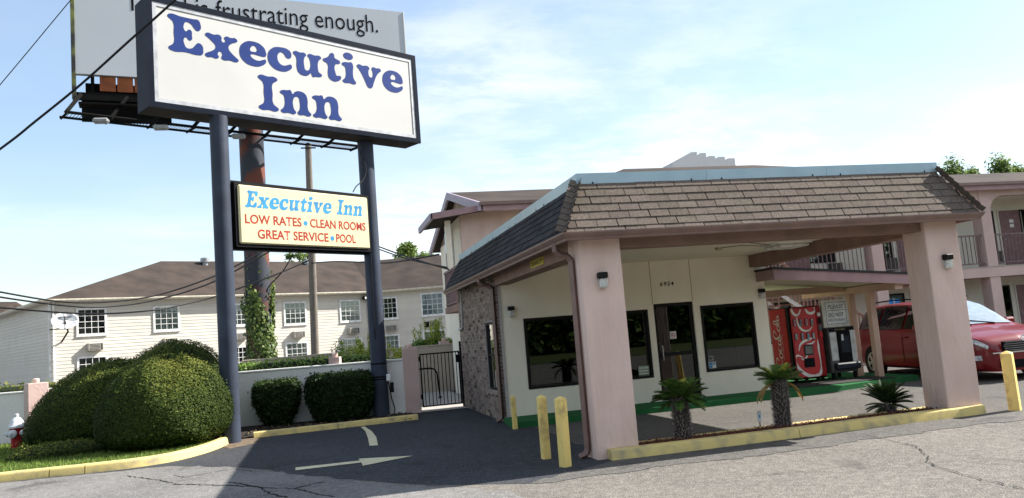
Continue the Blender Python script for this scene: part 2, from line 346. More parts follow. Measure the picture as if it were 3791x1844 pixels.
crack([(470, 1764), (560, 1776), (640, 1790)], .012)
crack([(1090, 1812), (1180, 1832), (1240, 1842)], .014)
sheet('dirt_patch', [(-5.45, 6.7), (-5.2, 6.2), (-4.85, 6.7), (-4.75, 7.5), (-4.95, 7.95), (-5.3, 7.9)], .008, mat('dry_dirt', (.17, .125, .085), .95, (.10, .08, .06), 6, bump=.5, bscale=60), .08, .04)
# painted markings on the driveway
YLINE = mat('worn_yellow_marking', (.62, .57, .38), .85, (.40, .37, .26), 9, 8, contrast=(.45, .8))
ar = [(1094, 1741), (1338, 1712), (1343, 1724), (1530, 1687), (1327, 1698), (1332, 1705), (1094, 1731)]
b = MB(); b.add([tuple(at_z(x, y, .012)) for x, y in ar], [tuple(range(len(ar)))])
tag(b.build('arrow_marking', YLINE), 'faded yellow arrow painted on the dark driveway', 'road marking')
ct = [(1336, 1581), (1352, 1595), (1362, 1620), (1368, 1650), (1399, 1648), (1393, 1618), (1376, 1596), (1350, 1579)]
b = MB(); b.add([tuple(at_z(x, y, .012)) for x, y in ct], [tuple(range(len(ct)-1, -1, -1))])
tag(b.build('parking_line', YLINE), 'short curved yellow parking line running from the yellow kerb', 'road marking')

# ------------------------------------------------------------------ kerbs
def sweep(b, path, prof, closed=False):
    """profile (offset to the left of travel, z) swept along a ground path with mitred corners"""
    P = [np.array(p, float) for p in path]; n = len(P); rows = []
    for i in range(n):
        a = P[i]-P[i-1] if i else P[1]-P[0]; c = P[i+1]-P[i] if i < n-1 else P[-1]-P[-2]
        na = np.array([-a[1], a[0]])/np.linalg.norm(a); nc = np.array([-c[1], c[0]])/np.linalg.norm(c); mm = na+nc; mm = mm/(mm@mm)*2
        rows.append([(P[i][0]+mm[0]*o, P[i][1]+mm[1]*o, z) for o, z in prof])
    k = len(prof)
    o = len(b.v); b.v += [tuple(map(float, p)) for r in rows for p in r]
    for i in range(n-1):
        for j in range(k): b.f.append((o+i*k+j, o+i*k+(j+1) % k, o+(i+1)*k+(j+1) % k, o+(i+1)*k+j))
    b.f.append(tuple(o+j for j in range(k-1, -1, -1))); b.f.append(tuple(o+(n-1)*k+j for j in range(k)))
    return b
def smooth_path(pts, n=6):
    P = [np.array(p, float) for p in pts]; out = []
    for i in range(len(P)-1):
        p0, p1, p2, p3 = P[max(i-1, 0)], P[i], P[i+1], P[min(i+2, len(P)-1)]
        for k in range(n):
            t = k/n; out.append(.5*((2*p1)+(-p0+p2)*t+(2*p0-5*p1+4*p2-p3)*t*t+(-p0+3*p1-3*p2+p3)*t**3))
    out.append(P[-1]); return out
def kerb(name, runs, w, h, mt=YEL, bat=.03, group=None):
    k = bpy.data.objects.new(name, None); COL.objects.link(k); struct(k); k.location = (*runs[0][0], 0)
    for run in runs:
        prof = [(0, -.02), (bat*.6, h*.7), (bat, h*.9), (bat+.025, h), (w-.025, h), (w, h*.9), (w, -.02)]
        sweep(MB(), run, prof).build('kerb_stone', mt, k, True)
    return k
lp = smooth_path([(-16, 4.95), (-12, 4.88), (-8.6, 4.8), (-7.4, 4.76), (-6.6, 4.82), (-6.05, 5.15), (-5.66, 5.85), (-5.45, 6.6), (-5.36, 7.15)], 5)
kerb('verge_kerb', [lp[0:9], [lp[8]+[.02, 0]]+lp[9:13], [lp[12]+[.015, 0]]+lp[13:16], [lp[15]+[.015, 0]]+lp[16:26], [lp[25]]+lp[26:]], .19, .15)
kerb('driveway_kerb', [[(-4.93, 7.84), (-3.19, 8.01)], [(-3.175, 8.01), (-1.4, 8.20)]], .18, .12, bat=.02)
kerb('planter_kerb', [smooth_path([(.14, -.175), (1.5, -.19), (2.9, -.17)], 4), smooth_path([(2.91, -.17), (4.5, -.11), (5.7, -.10), (6.1, -.08)], 4)], .2, .135, bat=.02)
kerb('planter_back_kerb', [[(.55, .40), (3.0, .44)], [(3.01, .44), (5.6, .50)]], .11, .115, bat=.015)
# planting beds
MU = sheet('mulch_bed', [(.3, -.02), (5.9, .05), (5.6, .49), (.55, .42)], .105, MULCH, .1, .0)
n = 2600; P = np.column_stack([RNG.uniform(.6, 5.5, n), RNG.uniform(.03, .43, n), RNG.uniform(.108, .14, n)])
stuff(leaves('mulch_chips', P, np.tile([0, 0, 1.], (n, 1)), .035, leafmat('mulch_chip', (.045, .016, .012), (.12, .035, .02), (.24, .08, .045), .9, 0), MU, .35, .5))
SB = sheet('soil_bed', [(-5.2, 7.9), (-4.9, 7.95), (-3.2, 8.15), (-1.4, 8.35), (-1.35, 9.95), (-5.6, 10.9)], .03, SOIL, .15, .02)
n = 1500; P = np.column_stack([RNG.uniform(-5.2, -1.5, n), RNG.uniform(8.1, 10.0, n), RNG.uniform(.03, .06, n)])
stuff(leaves('leaf_litter', P, np.tile([0, 0, 1.], (n, 1)), .06, leafmat('litter', (.02, .016, .013), (.06, .045, .032), (.16, .12, .08), .9, 0), SB, .5, .6))
# ------------------------------------------------------------------ the motel office with its drive-through canopy
WY = 5.57; XL, XR = 0.13, 6.09; YB = 10.3; ZC = 3.05
OFF = thing('motel_office', 'cream and brick motel office with pink pillared drive-through canopy and brown mansard roof', 'building', (3, 5, 0))
def wall_open(M, L, z0, z1, th, ops):
    """wall in frame M from x 0..L with rectangular holes, thickness th behind the face"""
    b = MB(M); xs = sorted({0, L, *[o[0] for o in ops], *[o[1] for o in ops]}); zs = sorted({z0, z1, *[o[2] for o in ops], *[o[3] for o in ops]})
    for i in range(len(xs)-1):
        for j in range(len(zs)-1):
            cx, cz = (xs[i]+xs[i+1])/2, (zs[j]+zs[j+1])/2
            if any(o[0] < cx < o[1] and o[2] < cz < o[3] for o in ops): continue
            for y in (0, -th): b.quad((xs[i], y, zs[j]), (xs[i+1], y, zs[j]), (xs[i+1], y, zs[j+1]), (xs[i], y, zs[j+1]))
    for x0, x1, a, c in list(ops)+[(0, L, z0, z1)]:
        b.quad((x0, 0, a), (x0, -th, a), (x0, -th, c), (x0, 0, c)); b.quad((x1, 0, a), (x1, -th, a), (x1, -th, c), (x1, 0, c))
        b.quad((x0, 0, a), (x1, 0, a), (x1, -th, a), (x0, -th, a)); b.quad((x0, 0, c), (x1, 0, c), (x1, -th, c), (x0, -th, c))
    return b
def ring(b, x0, x1, z0, z1, y0, y1, w):
    b.box((x0, y0, z0), (x0+w, y1, z1)); b.box((x1-w, y0, z0), (x1, y1, z1)); b.box((x0+w, y0, z0), (x1-w, y1, z0+w)); b.box((x0+w, y0, z1-w), (x1-w, y1, z1)); return b
FM = frame((0, WY), (1, WY))
W3 = [(.56, 1.82, .61, 2.04), (2.02, 3.28, .61, 2.04), (4.49, 5.76, .61, 2.03)]
DOOR = (3.42, 4.34, .11, 2.14)
wall_open(frame((XL, WY), (XR, WY)), XR-XL, .0, ZC+.3, .18, [tuple(np.subtract(o, (XL, XL, 0, 0))) for o in W3+[DOOR]]).build('front_wall', CREAM, OFF)
for o in W3:
    w = ring(MB(FM), o[0]+.003, o[1]-.003, o[2]+.003, o[3]-.003, -.10, .012, .04).build('window', DARKFR, OFF)
    MB(FM).box((o[0]+.04, -.06, o[2]+.04), (o[1]-.04, -.052, o[3]-.04)).build('pane', GLASS, w)
    ring(MB(FM), o[0]+.054, o[1]-.054, o[2]+.054, o[3]-.054, -.05, -.03, .02).build('inner_frame', DARKFR, w)
MB().box((.60, WY+.22, .64), (.86, WY+.25, 2.02)).build('curtain', mat('office_curtain', (.42, .42, .38), .9, (.3, .3, .27), 3, stretch=(16, 16, .3)), OFF)
MB().box((5.35, WY+.22, .64), (5.72, WY+.25, 2.02)).build('curtain', mat('office_curtain', (0, 0, 0)), OFF)
d = ring(MB(FM), DOOR[0]+.003, DOOR[1]-.003, DOOR[2], DOOR[3]-.003, -.14, -.05, .065).build('door', DARKFR, OFF)
MB(FM).box((DOOR[0]+.065, -.1, DOOR[2]+.065), (DOOR[1]-.065, -.092, DOOR[3]-.065)).build('pane', GLASS, d)
MB(FM).tube([(DOOR[0]+.12, -.05, .95), (DOOR[0]+.12, 0.0, .95), (DOOR[0]+.12, 0.0, 1.25), (DOOR[0]+.12, -.05, 1.25)], .012).build('handle', mat('worn_steel', (.35, .35, .36), .35, metal=.9), d)
MB(FM).box((DOOR[0]+.06, -.092, 1.02), (DOOR[1]-.06, -.06, 1.10)).build('push_bar', DARKFR, d)
MB(FM).box((DOOR[0]+.07, -.13, .11), (DOOR[1]-.07, -.05, .125)).build('threshold', mat('worn_steel', (.35, .35, .36)), d)
# wall joints over the door, house number
for x in (3.41, 4.335): MB(FM).box((x-.006, -.001, 2.142), (x+.006, .004, ZC)).build('wall_joint', mat('joint_sealant', (.42, .30, .18), .9), OFF)  # joint strips in plain brown
text_mesh('6954', BLACK, 'house_number', (3.62, WY-.012, 2.505), (1, 0, 0), (0, 0, 1), .31, .095, OFF, .006, .12, space=1.35)
# side, back and inner walls
MB().box((XR-.18, WY+.18, 0), (XR, YB, ZC+.3)).box((XL+.2, YB-.2, 0), (XR-.18, YB, ZC+.3)).build('rear_wall', CREAM, OFF)
MB().box((.42, 8.4, .11), (5.7, 8.5, 2.7)).build('partition', INT, OFF)
MB().box((.3, WY+.18, .06), (5.91, 10.1, .10)).build('floor', mat('office_floor', (.12, .10, .085), .6), OFF)
MB().box((.3, WY+.18, 2.7), (5.91, 10.1, 2.74)).build('office_ceiling', INT, OFF)
MB().box((2.3, 7.4, .1), (5.0, 7.9, 1.12)).build('counter', mat('counter_wood', (.16, .08, .04), .5), OFF)
# brick side wall: bricks one by one, the corner band darker
WIN = (5.97, 7.08, .60, 2.04); BX = .05
b = MB()
for (y0, y1, z0, z1) in ((WY-.02, WIN[0], 0, 2.98), (WIN[1], YB, 0, 2.98), (WIN[0], WIN[1], 0, WIN[2]), (WIN[0], WIN[1], WIN[3], 2.98)):
    b.box((BX+.014, y0, z0), (XL-.004 if y0 < WY else .3, y1, z1)) if False else b.box((BX+.014, y0+.0, z0), (.127, y1, z1))
BW = b.build('brick_wall', MORTAR, OFF)
MB().box((.1275, WY+.181, 0), (.3, WIN[0], ZC)).box((.1275, WIN[1], 0), (.3, YB-.201, ZC)).box((.1275, WIN[0], 0), (.3, WIN[1], WIN[2])).box((.1275, WIN[0], WIN[3]), (.3, WIN[1], ZC)).build('side_backing', INT, OFF)
bl, bh = .198, .066; cand = []
for r in range(39):
    z0 = .012+r*.0762
    if z0+bh > 2.975: break
    y = WY-.018 - (bl+.01)/2*(r % 2)
    while y < YB:
        y0, y1 = max(y, WY-.018), min(y+bl, YB); y += bl+.01
        if y1-y0 < .03: continue
        if z0+bh > WIN[2]-.005 and z0 < WIN[3]+.005:                 # cut at the window
            if y0 >= WIN[0]-.01 and y1 <= WIN[1]+.01: continue
            if y0 < WIN[0] < y1: y1 = WIN[0]-.004
            if y0 < WIN[1] < y1: y0 = WIN[1]+.004
            if y1-y0 < .03: continue
        cand.append((y0, y1, z0))
unitb = MB().cbox((0, 0, 0), (.016, 1, 1), .003)
cand.sort(key=lambda c: c[0])
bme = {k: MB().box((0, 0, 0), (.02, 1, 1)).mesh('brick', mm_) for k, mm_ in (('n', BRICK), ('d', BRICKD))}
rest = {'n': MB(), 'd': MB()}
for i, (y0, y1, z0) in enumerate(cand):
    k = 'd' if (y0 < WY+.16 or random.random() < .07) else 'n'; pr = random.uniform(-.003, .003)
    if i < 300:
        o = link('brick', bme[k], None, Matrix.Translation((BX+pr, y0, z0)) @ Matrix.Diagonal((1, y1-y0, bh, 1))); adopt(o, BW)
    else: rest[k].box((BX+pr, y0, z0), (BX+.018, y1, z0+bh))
def randmat(src, name, amount):
    """copy of a material whose tone varies per mesh island (for joined pieces)"""
    c = src.copy(); c.name = name; t = c.node_tree; g = t.nodes.new('ShaderNodeNewGeometry')
    for n_ in t.nodes:
        if n_.type == 'OBJECT_INFO':
            for l in list(n_.outputs['Random'].links): t.links.new(g.outputs['Random Per Island'], l.to_socket)
    return c
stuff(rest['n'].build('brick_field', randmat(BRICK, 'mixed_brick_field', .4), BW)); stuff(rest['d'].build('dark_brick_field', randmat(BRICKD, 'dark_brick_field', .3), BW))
# side window: rowlock sill, dark frame, pane, blind
SF = frame((BX, YB), (BX, 0))     # x runs towards the street
sx = lambda y: YB-y
w = ring(MB(SF), sx(WIN[1])+.004, sx(WIN[0])-.004, WIN[2]+.004, WIN[3]-.004, -.10, -.03, .05).build('window', DARKFR, OFF)
MB(SF).box((sx(WIN[1])+.05, -.075, WIN[2]+.05), (sx(WIN[0])-.05, -.068, WIN[3]-.05)).build('pane', GLASS, w)
MB(SF).box((sx(WIN[1])+.05, -.068, 1.32), (sx(WIN[0])-.05, -.04, 1.36)).build('meeting_rail', DARKFR, w)
MB(SF).box((sx(WIN[1])-.06, -.06, WIN[2]-.075), (sx(WIN[0])+.06, .045, WIN[2]-.002)).build('sill', BRICK, w)
MB(SF).box((sx(WIN[1])+.06, -.12, 1.4), (sx(WIN[0])-.06, -.11, WIN[3]-.05)).build('blind', mat('pale_blind', (.6, .56, .48), .8), w)
# pillars, beams, ceiling, soffit
for x in (0, 5.52): MB().cbox((x, 0, -.02), (x+.593, .489, 2.985), .012).build('pillar', PINK, OFF)
MB().box((.594, .07, 2.80), (5.519, .36, 3.049)).build('front_beam', BEAM, OFF)
MB().box((.01, .4895, 2.745), (.31, WY-.001, 3.049)).build('side_beam', BEAM, OFF)
MB().box((5.77, .4895, 2.785), (6.07, WY-.001, 3.049)).build('side_beam', BEAM, OFF)
MB().box((.0, .02, ZC), (6.1, WY-.002, ZC+.03)).build('canopy_ceiling', CEIL, OFF)
MB().box((-.27, -.27, 2.985), (.0, 10.3, 3.0)).box((6.1, -.27, 2.985), (6.32, 10.3, 3.0)).box((0, -.27, 2.986), (6.1, -.001, 3.001)).build('soffit', BEAM, OFF)
# mansard deck, flashing, shingles, hip caps
GX0, GX1, GY0, GY1 = -.27, 6.31, -.27, 10.30; FX0, FX1, FY0, FY1 = .13, 5.937, .128, 9.83; Z0, Z1, Z2 = 2.995, 3.745, 3.864
b = MB(); lo = [(GX0, GY0), (GX1, GY0), (GX1, GY1), (GX0, GY1)]; hi = [(FX0, FY0), (FX1, FY0), (FX1, FY1), (FX0, FY1)]
b.add([(x, y, Z0) for x, y in lo]+[(x, y, Z1) for x, y in hi], [(i, (i+1) % 4, 4+(i+1) % 4, 4+i) for i in range(4)]+[(4, 5, 6, 7)])
ROOF = b.build('mansard_roof', DECK, OFF)
SL = math.hypot(FY0-GY0, Z1-Z0); NC = 7; EXP = SL/6.55; TW = .29
shm = MB().hexa([(0, -.016, 0), (1, -.016, 0), (1, 0, 0), (0, 0, 0), (0, -.004, 1), (1, -.004, 1), (1, .004, 1), (0, .004, 1)]).mesh('shingle', SHING)
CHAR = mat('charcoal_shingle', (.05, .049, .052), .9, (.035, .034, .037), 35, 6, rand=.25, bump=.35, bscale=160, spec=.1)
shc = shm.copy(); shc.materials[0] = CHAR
def shingles(p0, p1, q0, q1, limit, field, me_=None):
    """courses of tabs on the sloping quad p0-p1 (eave) to q0-q1 (top)"""
    p0, p1, q0, q1 = map(np.array, (p0, p1, q0, q1)); e = (p1-p0)/np.linalg.norm(p1-p0); mid = (q0-p0)-e*((q0-p0)@e); up = mid/np.linalg.norm(mid); n = np.cross(e, up)
    L0, i0 = np.linalg.norm(p1-p0), (q0-p0)@e; i1 = L0-(q1-p0)@e; sl = np.linalg.norm(mid); cnt = 0
    for c in range(NC):
        s0 = c*EXP - EXP*.45; s1 = s0+EXP*1.0; s0c, s1c = max(s0, -.01), min(s1, sl)
        a, z = i0*s0c/sl+.03, L0-i1*s0c/sl-.03; x = a - random.uniform(0, TW)*.2 - TW*.5*(c % 2)
        while x < z:
            x0, x1 = max(x, a), min(x+TW-.010, z); x += TW + random.uniform(-.006, .006)
            if x1-x0 < .04: continue
            O = p0 + e*x0 + up*(s0c-.004) + n*(.010+random.uniform(0, .004)); W_, H_ = x1-x0, s1c-s0c-.002
            rot = Matrix((( e[0], -n[0], up[0], 0), (e[1], -n[1], up[1], 0), (e[2], -n[2], up[2], 0), (0, 0, 0, 1)))
            M = Matrix.Translation(O) @ rot @ Matrix.Rotation(random.uniform(-.006, .006), 4, 'Y') @ Matrix.Diagonal((W_, 1, H_, 1))
            if cnt < limit: adopt(link('shingle', me_ or shm, None, M), ROOF)
            else:
                field.M = M; field.hexa([(0, -.016, 0), (1, -.016, 0), (1, 0, 0), (0, 0, 0), (0, -.004, 1), (1, -.004, 1), (1, .004, 1), (0, .004, 1)])
            cnt += 1
    return cnt
fld = MB(); fldc = MB()
cf = shingles((GX0, GY0, Z0), (GX1, GY0, Z0), (FX0, FY0, Z1), (FX1, FY0, Z1), 400, fld)
# the street side of the long left slope as single tabs, the far half joined
ymid = 5.2
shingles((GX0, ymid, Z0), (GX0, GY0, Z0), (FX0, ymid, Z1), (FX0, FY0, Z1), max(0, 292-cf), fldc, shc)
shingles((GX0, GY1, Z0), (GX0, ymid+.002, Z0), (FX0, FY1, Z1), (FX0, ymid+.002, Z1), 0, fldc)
shingles((GX1, GY0, Z0), (GX1, GY1, Z0), (FX1, FY0, Z1), (FX1, FY1, Z1), 0, fld)
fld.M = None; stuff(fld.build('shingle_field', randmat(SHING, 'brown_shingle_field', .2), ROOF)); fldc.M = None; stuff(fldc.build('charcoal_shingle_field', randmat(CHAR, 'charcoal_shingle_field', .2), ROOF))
def hip(p, q, n1, n2, k=9):
    p, q = np.array(p), np.array(q); ax = (q-p)/np.linalg.norm(q-p); L = np.linalg.norm(q-p); n1, n2 = np.array(n1, float), np.array(n2, float)
    t1 = np.cross(ax, n1); t1 /= np.linalg.norm(t1); t2 = np.cross(ax, n2); t2 /= np.linalg.norm(t2)
    for i in range(k):
        s0, s1 = L*i/k-.01, L*(i+1)/k; w = .115; off = (n1+n2)*.012
        a, c = p+ax*s0+off*1.9, p+ax*s1+off*1.0
        for t, nn in ((t1, n1), (-t2, n2)):
            pass
        MB().add([tuple(a+t1*w), tuple(a), tuple(a-t2*w), tuple(c+t1*w), tuple(c), tuple(c-t2*w), tuple(a+t1*w-n1*.02), tuple(a-off*1.4), tuple(a-t2*w-n2*.02)],
                 [(0, 1, 4, 3), (1, 2, 5, 4), (6, 7, 1, 0), (7, 8, 2, 1)]).build('hip_shingle', SHING, ROOF)
nf = np.cross((1, 0, 0), (0, FY0-GY0, Z1-Z0)); nf /= np.linalg.norm(nf); nl = np.array([nf[1], 0, nf[2]]); nr = np.array([-nf[1], 0, nf[2]])
hip((GX0, GY0, Z0), (FX0, FY0, Z1), nl, nf); hip((GX1, GY0, Z0), (FX1, FY0, Z1), nf, nr)
# flashing in lengths
def flash(a, c, out):
    a, c, o = np.array(a, float), np.array(c, float), np.array(out, float); L = np.linalg.norm(c-a); n = max(1, round(L/2.0)); u = (c-a)/L
    for i in range(n):
        s0, s1 = a+u*(L*i/n), a+u*(L*(i+1)/n-.004)
        P = [s0+o*.035, s1+o*.035, s1-o*.03, s0-o*.03]
        MB().hexa([(*p, Z1-.035) for p in P]+[(*(p+(o*.012 if k < 2 else 0)), Z2) for k, p in enumerate(P)]).build('flashing', FLASH, ROOF)
        for s in (.12, .88):
            q = s0+(s1-s0)*s+o*.038; MB().lathe([(.011, -.011), (.011, .011)], (q[0], q[1], Z1-.015), 6).build('bolt', BLACK, ROOF)
flash((FX0-.05, FY0), (FX1+.05, FY0), (0, -1)); flash((FX0, FY1), (FX0, FY0-.03), (-1, 0)); flash((FX1, FY0-.03), (FX1, FY1), (1, 0)); flash((FX1, FY1), (FX0, FY1), (0, 1))
# low hipped roof rising behind the flashing
b = MB(); lo = [(.4, .4), (5.7, .4), (5.7, 9.6), (.4, 9.6)]
b.add([(x, y, 3.80) for x, y in lo]+[(2.4, 4.0, 4.74), (5.2, 4.0, 4.74), (5.2, 6.5, 4.74), (2.4, 6.5, 4.74)], [(i, (i+1) % 4, 4+(i+1) % 4, 4+i) for i in range(4)]+[(4, 5, 6, 7)])
b.build('inner_roof', mat('far_brown_roof', (.068, .053, .045), .95, (.043, .035, .031), .8, 9, bump=.3, bscale=40, spec=.1), ROOF)
# gutter round three sides, downspouts
gp = [(-.316, 10.34), (-.316, -.32), (6.36, -.32), (6.36, 10.34)]
sweep(MB(), gp, [(0, 3.005), (0, 2.985), (.02, 2.955), (.045, 2.925), (.05, 2.90), (.12, 2.90), (.12, 3.0), (.11, 3.0), (.11, 2.94), (.02, 2.99), (.012, 3.005)]).build('gutter', GUT, OFF)
def downspout(pts, r=.036):
    b = MB()
    for a, c in zip(pts[:-1], pts[1:]):
        a, c = Vector(a), Vector(c); b.tube([a, c+(c-a).normalized()*.012], r*1.3, 4)
    return b.build('downspout', GUT, OFF, False)
downspout([(-.27, .25, 2.93), (-.26, .25, 2.82), (-.20, .25, 2.77), (-.10, .25, 2.75), (-.045, .25, 2.68), (-.045, .25, .13), (-.07, .25, .06), (-.16, .25, .03)])
downspout([(-.27, 5.75, 2.93), (-.26, 5.75, 2.86), (-.20, 5.75, 2.80), (-.06, 5.75, 2.77), (.0, 5.75, 2.70), (.0, 5.75, .14), (-.02, 5.75, .07), (-.10, 5.75, .035)])
MB().tube([(.035, 9.66, 2.95), (.02, 9.66, 2.1), (.02, 9.70, 2.02), (.02, 9.8, 1.99), (.02, 10.28, 1.98)], .022, 8).build('conduit', mat('grey_conduit', (.55, .55, .56), .5), OFF, True)
# raised walk with green carpet
ST = [(-.07, 4.55), (.1, 4.5), (3, 4.52), (6.0, 4.62), (7.2, 4.85), (8.3, 5.12), (9.5, 5.3), (9.6, 5.6), (9.6, 9.0), (6.1, 9.0), (6.1, 5.569), (-.0, 5.569)]
b = MB(); b.prism([(x, y, .0) for x, y in ST], (0, 0, .11)); o = struct(b.build('carpeted_walk', TURF))
# little fittings on the glass and beam
FW = lambda x, z: (x, WY+.048, z)
def sticker(name, x0, x1, z0, z1, col, label, y=.0405, dep=.004):
    M = frame((0, WY), (1, WY)); return MB(M).box((x0, -y, z0), (x1, -y+dep, z1)), M
def panel(name, x0, x1, z0, z1, y, m_, label, cat, parent=None):
    o = MB().box((x0, y, z0), (x1, y+.004, z1)).build(name, m_, parent)
    if parent is None: tag(o, label, cat)
    return o
SW = mat('sticker_white', (.75, .75, .73), .5); SBl = mat('sticker_blue', (.08, .30, .55), .5); SRed = mat('sign_red', (.55, .03, .03), .5); SGrn = mat('paper_green', (.30, .36, .26), .7)
o = panel('card_sticker', 4.57, 4.74, .68, .82, WY+.03, SW, 'white and blue payment sticker low on the office window beside the door', 'sticker')
for i in range(4): panel('card_mark', 4.58+.08*(i % 2), 4.648+.08*(i % 2), .69+.065*(i//2), .745+.065*(i//2), WY+.025, [SBl, SW, SBl, mat('card_grey', (.3, .4, .5), .5)][i], '', '', o)
o = panel('hours_sticker', 4.58, 4.69, .855, .94, WY+.03, SW, 'small dark bordered sticker above the payment sticker on the office window', 'sticker'); panel('sticker_print', 4.588, 4.682, .863, .932, WY+.025, mat('sticker_dark', (.10, .10, .10), .5), '', '', o)
o = panel('paper_notice', 2.96, 3.20, .66, .87, WY+.03, SGrn, 'pale green paper notice taped inside the narrow office window', 'notice')
for k in range(3): panel('print_line', 2.98, 3.18, .82-.06*k, .835-.06*k, WY+.026, SW, '', '', o)
o = panel('no_smoking_sign', 3.77, 3.915, 1.375, 1.535, WY+.082, SW, 'white square no smoking sign on the dark office door', 'sign')
rr = MB(); q = [(math.cos(a), math.sin(a)) for a in np.linspace(0, 2*math.pi, 24, endpoint=False)]
rr.add([(3.8425+.052*c, WY+.079, 1.455+.052*s) for c, s in q]+[(3.8425+.041*c, WY+.079, 1.455+.041*s) for c, s in q], [(i, (i+1) % 24, 24+(i+1) % 24, 24+i) for i in range(24)])
rr.add([(3.8425+.047*c, WY+.0785, 1.455+.047*s) for c, s in ((-.62, .78), (-.78, .62), (.62, -.78), (.78, -.62))], [(0, 1, 2, 3)]); rr.build('red_ring', SRed, o)
MB().box((3.815, WY+.0795, 1.448), (3.87, WY+.081, 1.460)).build('cigarette', BLACK, o)
# clearance sign on the side beam
cs = tag(MB().box((-.004, 1.79, 2.795), (.0095, 2.58, 2.915)).build('clearance_sign', mat('sign_yellow', (.60, .47, .07), .55, (.5, .39, .06), 8)), 'yellow clearance 9 feet 2 inches sign on the brown side beam', 'sign')
text_mesh('CLEARANCE 9\'2"', BLACK, 'lettering', (-.006, 2.55, 2.82), (0, -1, 0), (0, 0, 1), .73, .075, cs, .012)
# wall lamps
def lamp(x, y, z, label, w=.13, h=.215):
    t = thing('wall_lamp', label, 'lamp', (x, y, z), 0, 'jar lamps on the office'); b = MB(); b.cbox((x-w/2, y-.105, z+h*.62), (x+w/2, y+.004, z+h), .012); b.build('hood', DARKFR, t)
    MB().box((x-.05, y-.02, z), (x+.05, y+.003, z+h*.62)).build('back_plate', mat('lamp_reflector', (.7, .68, .62), .35, metal=.3), t)
    b = MB(); b.cbox((x-w/2+.01, y-.095, z), (x+w/2-.01, y-.022, z+h*.618), .02); b.build('diffuser', mat('prismatic_glass', (.80, .80, .76), .12, (.62, .62, .58), 30, trans=.35, bump=.6, bscale=70), t)
lamp(.28, 0, 2.255, 'jar lamp with dark hood on the pink pillar beside the brown downspout')
lamp(5.825, 0, 2.20, 'jar lamp with dark hood on the pink pillar beside the leaning yellow bollard')
lamp(.315, WY, 2.09, 'jar lamp with dark hood on the cream wall next to the brick corner')
lamp(5.975, WY, 2.085, 'jar lamp with dark hood on the cream wall end by the red drink machine')
# ceiling light and wire
p = at_z(2400+1390*.3672, 540+1000*.3672, ZC-.03); t = thing('ceiling_light', 'flat white fluorescent light fixture under the canopy ceiling', 'lamp', (p[0], p[1], ZC))
MB().cbox((p[0]-.32, p[1]-.30, ZC-.09), (p[0]+.32, p[1]+.30, ZC-.03), .03).build('diffuser', mat('lamp_white', (.75, .73, .66), .5), t); MB().box((p[0]-.36, p[1]-.33, ZC-.03), (p[0]+.36, p[1]+.33, ZC+.002)).build('housing', WHITEP, t)
tag(MB().tube([(.6, 1.2, ZC-.012), (2.0, 1.6, ZC-.03), (3.2, 1.9, ZC-.015), (p[0]-.3, p[1], ZC-.02)], .007, 6).build('ceiling_wire', CABLE), 'thin dark wire running across the canopy ceiling to the light', 'wire')
tag(MB().tube([(3.9, 3.4, ZC-.01), (4.2, 3.1, ZC-.014), (p[0], p[1]+.2, ZC-.03)], .006, 6).build('ceiling_wire', CABLE), 'short slack wire curling from the ceiling box to the light', 'wire')
tag(MB().cbox((3.84, 3.33, ZC-.05), (3.96, 3.43, ZC+.001), .01).build('junction_box', mat('box_tan', (.4, .34, .25), .6)), 'small tan junction box on the canopy ceiling', 'electrical box')
# bollards
def bollard(x, y, h, w, rz, tilt, label, m_=YELB):
    t = thing('bollard', label, 'bollard', (x, y, 0), rz, 'yellow bollards round the canopy'); b = MB(); e = w/2
    b.add([(-e, -e, -.02), (e, -e, -.02), (e, e, -.02), (-e, e, -.02), (-e, -e, h-.04), (e, -e, h-.04), (e, e, h-.04), (-e, e, h-.04), (0, 0, h)], [(3, 2, 1, 0), (0, 1, 5, 4), (1, 2, 6, 5), (2, 3, 7, 6), (3, 0, 4, 7), (4, 5, 8), (5, 6, 8), (6, 7, 8), (7, 4, 8)])
    o = bpy.data.objects.new('post', b.mesh('post', m_)); COL.objects.link(o); o.parent = t; o.rotation_euler = tilt
    bv = o.modifiers.new('bevel', 'BEVEL'); bv.width = .008; bv.segments = 2
bollard(-.53, .63, .88, .112, .12, (0, 0, 0), 'straight yellow bollard standing between the brick corner and the chipped one')
bollard(-.50, -.17, .90, .118, .5, (0, .01, 0), 'chipped yellow bollard with rust stains, in front of its straight neighbour')
bollard(6.62, -.08, .90, .15, .6, (0, -.06, 0), 'sunlit leaning yellow bollard beside the red van')
bollard(-.05, 4.42, .62, .085, 0, (0, 0, 0), 'short thin yellow post with peeling paint at the brick corner')
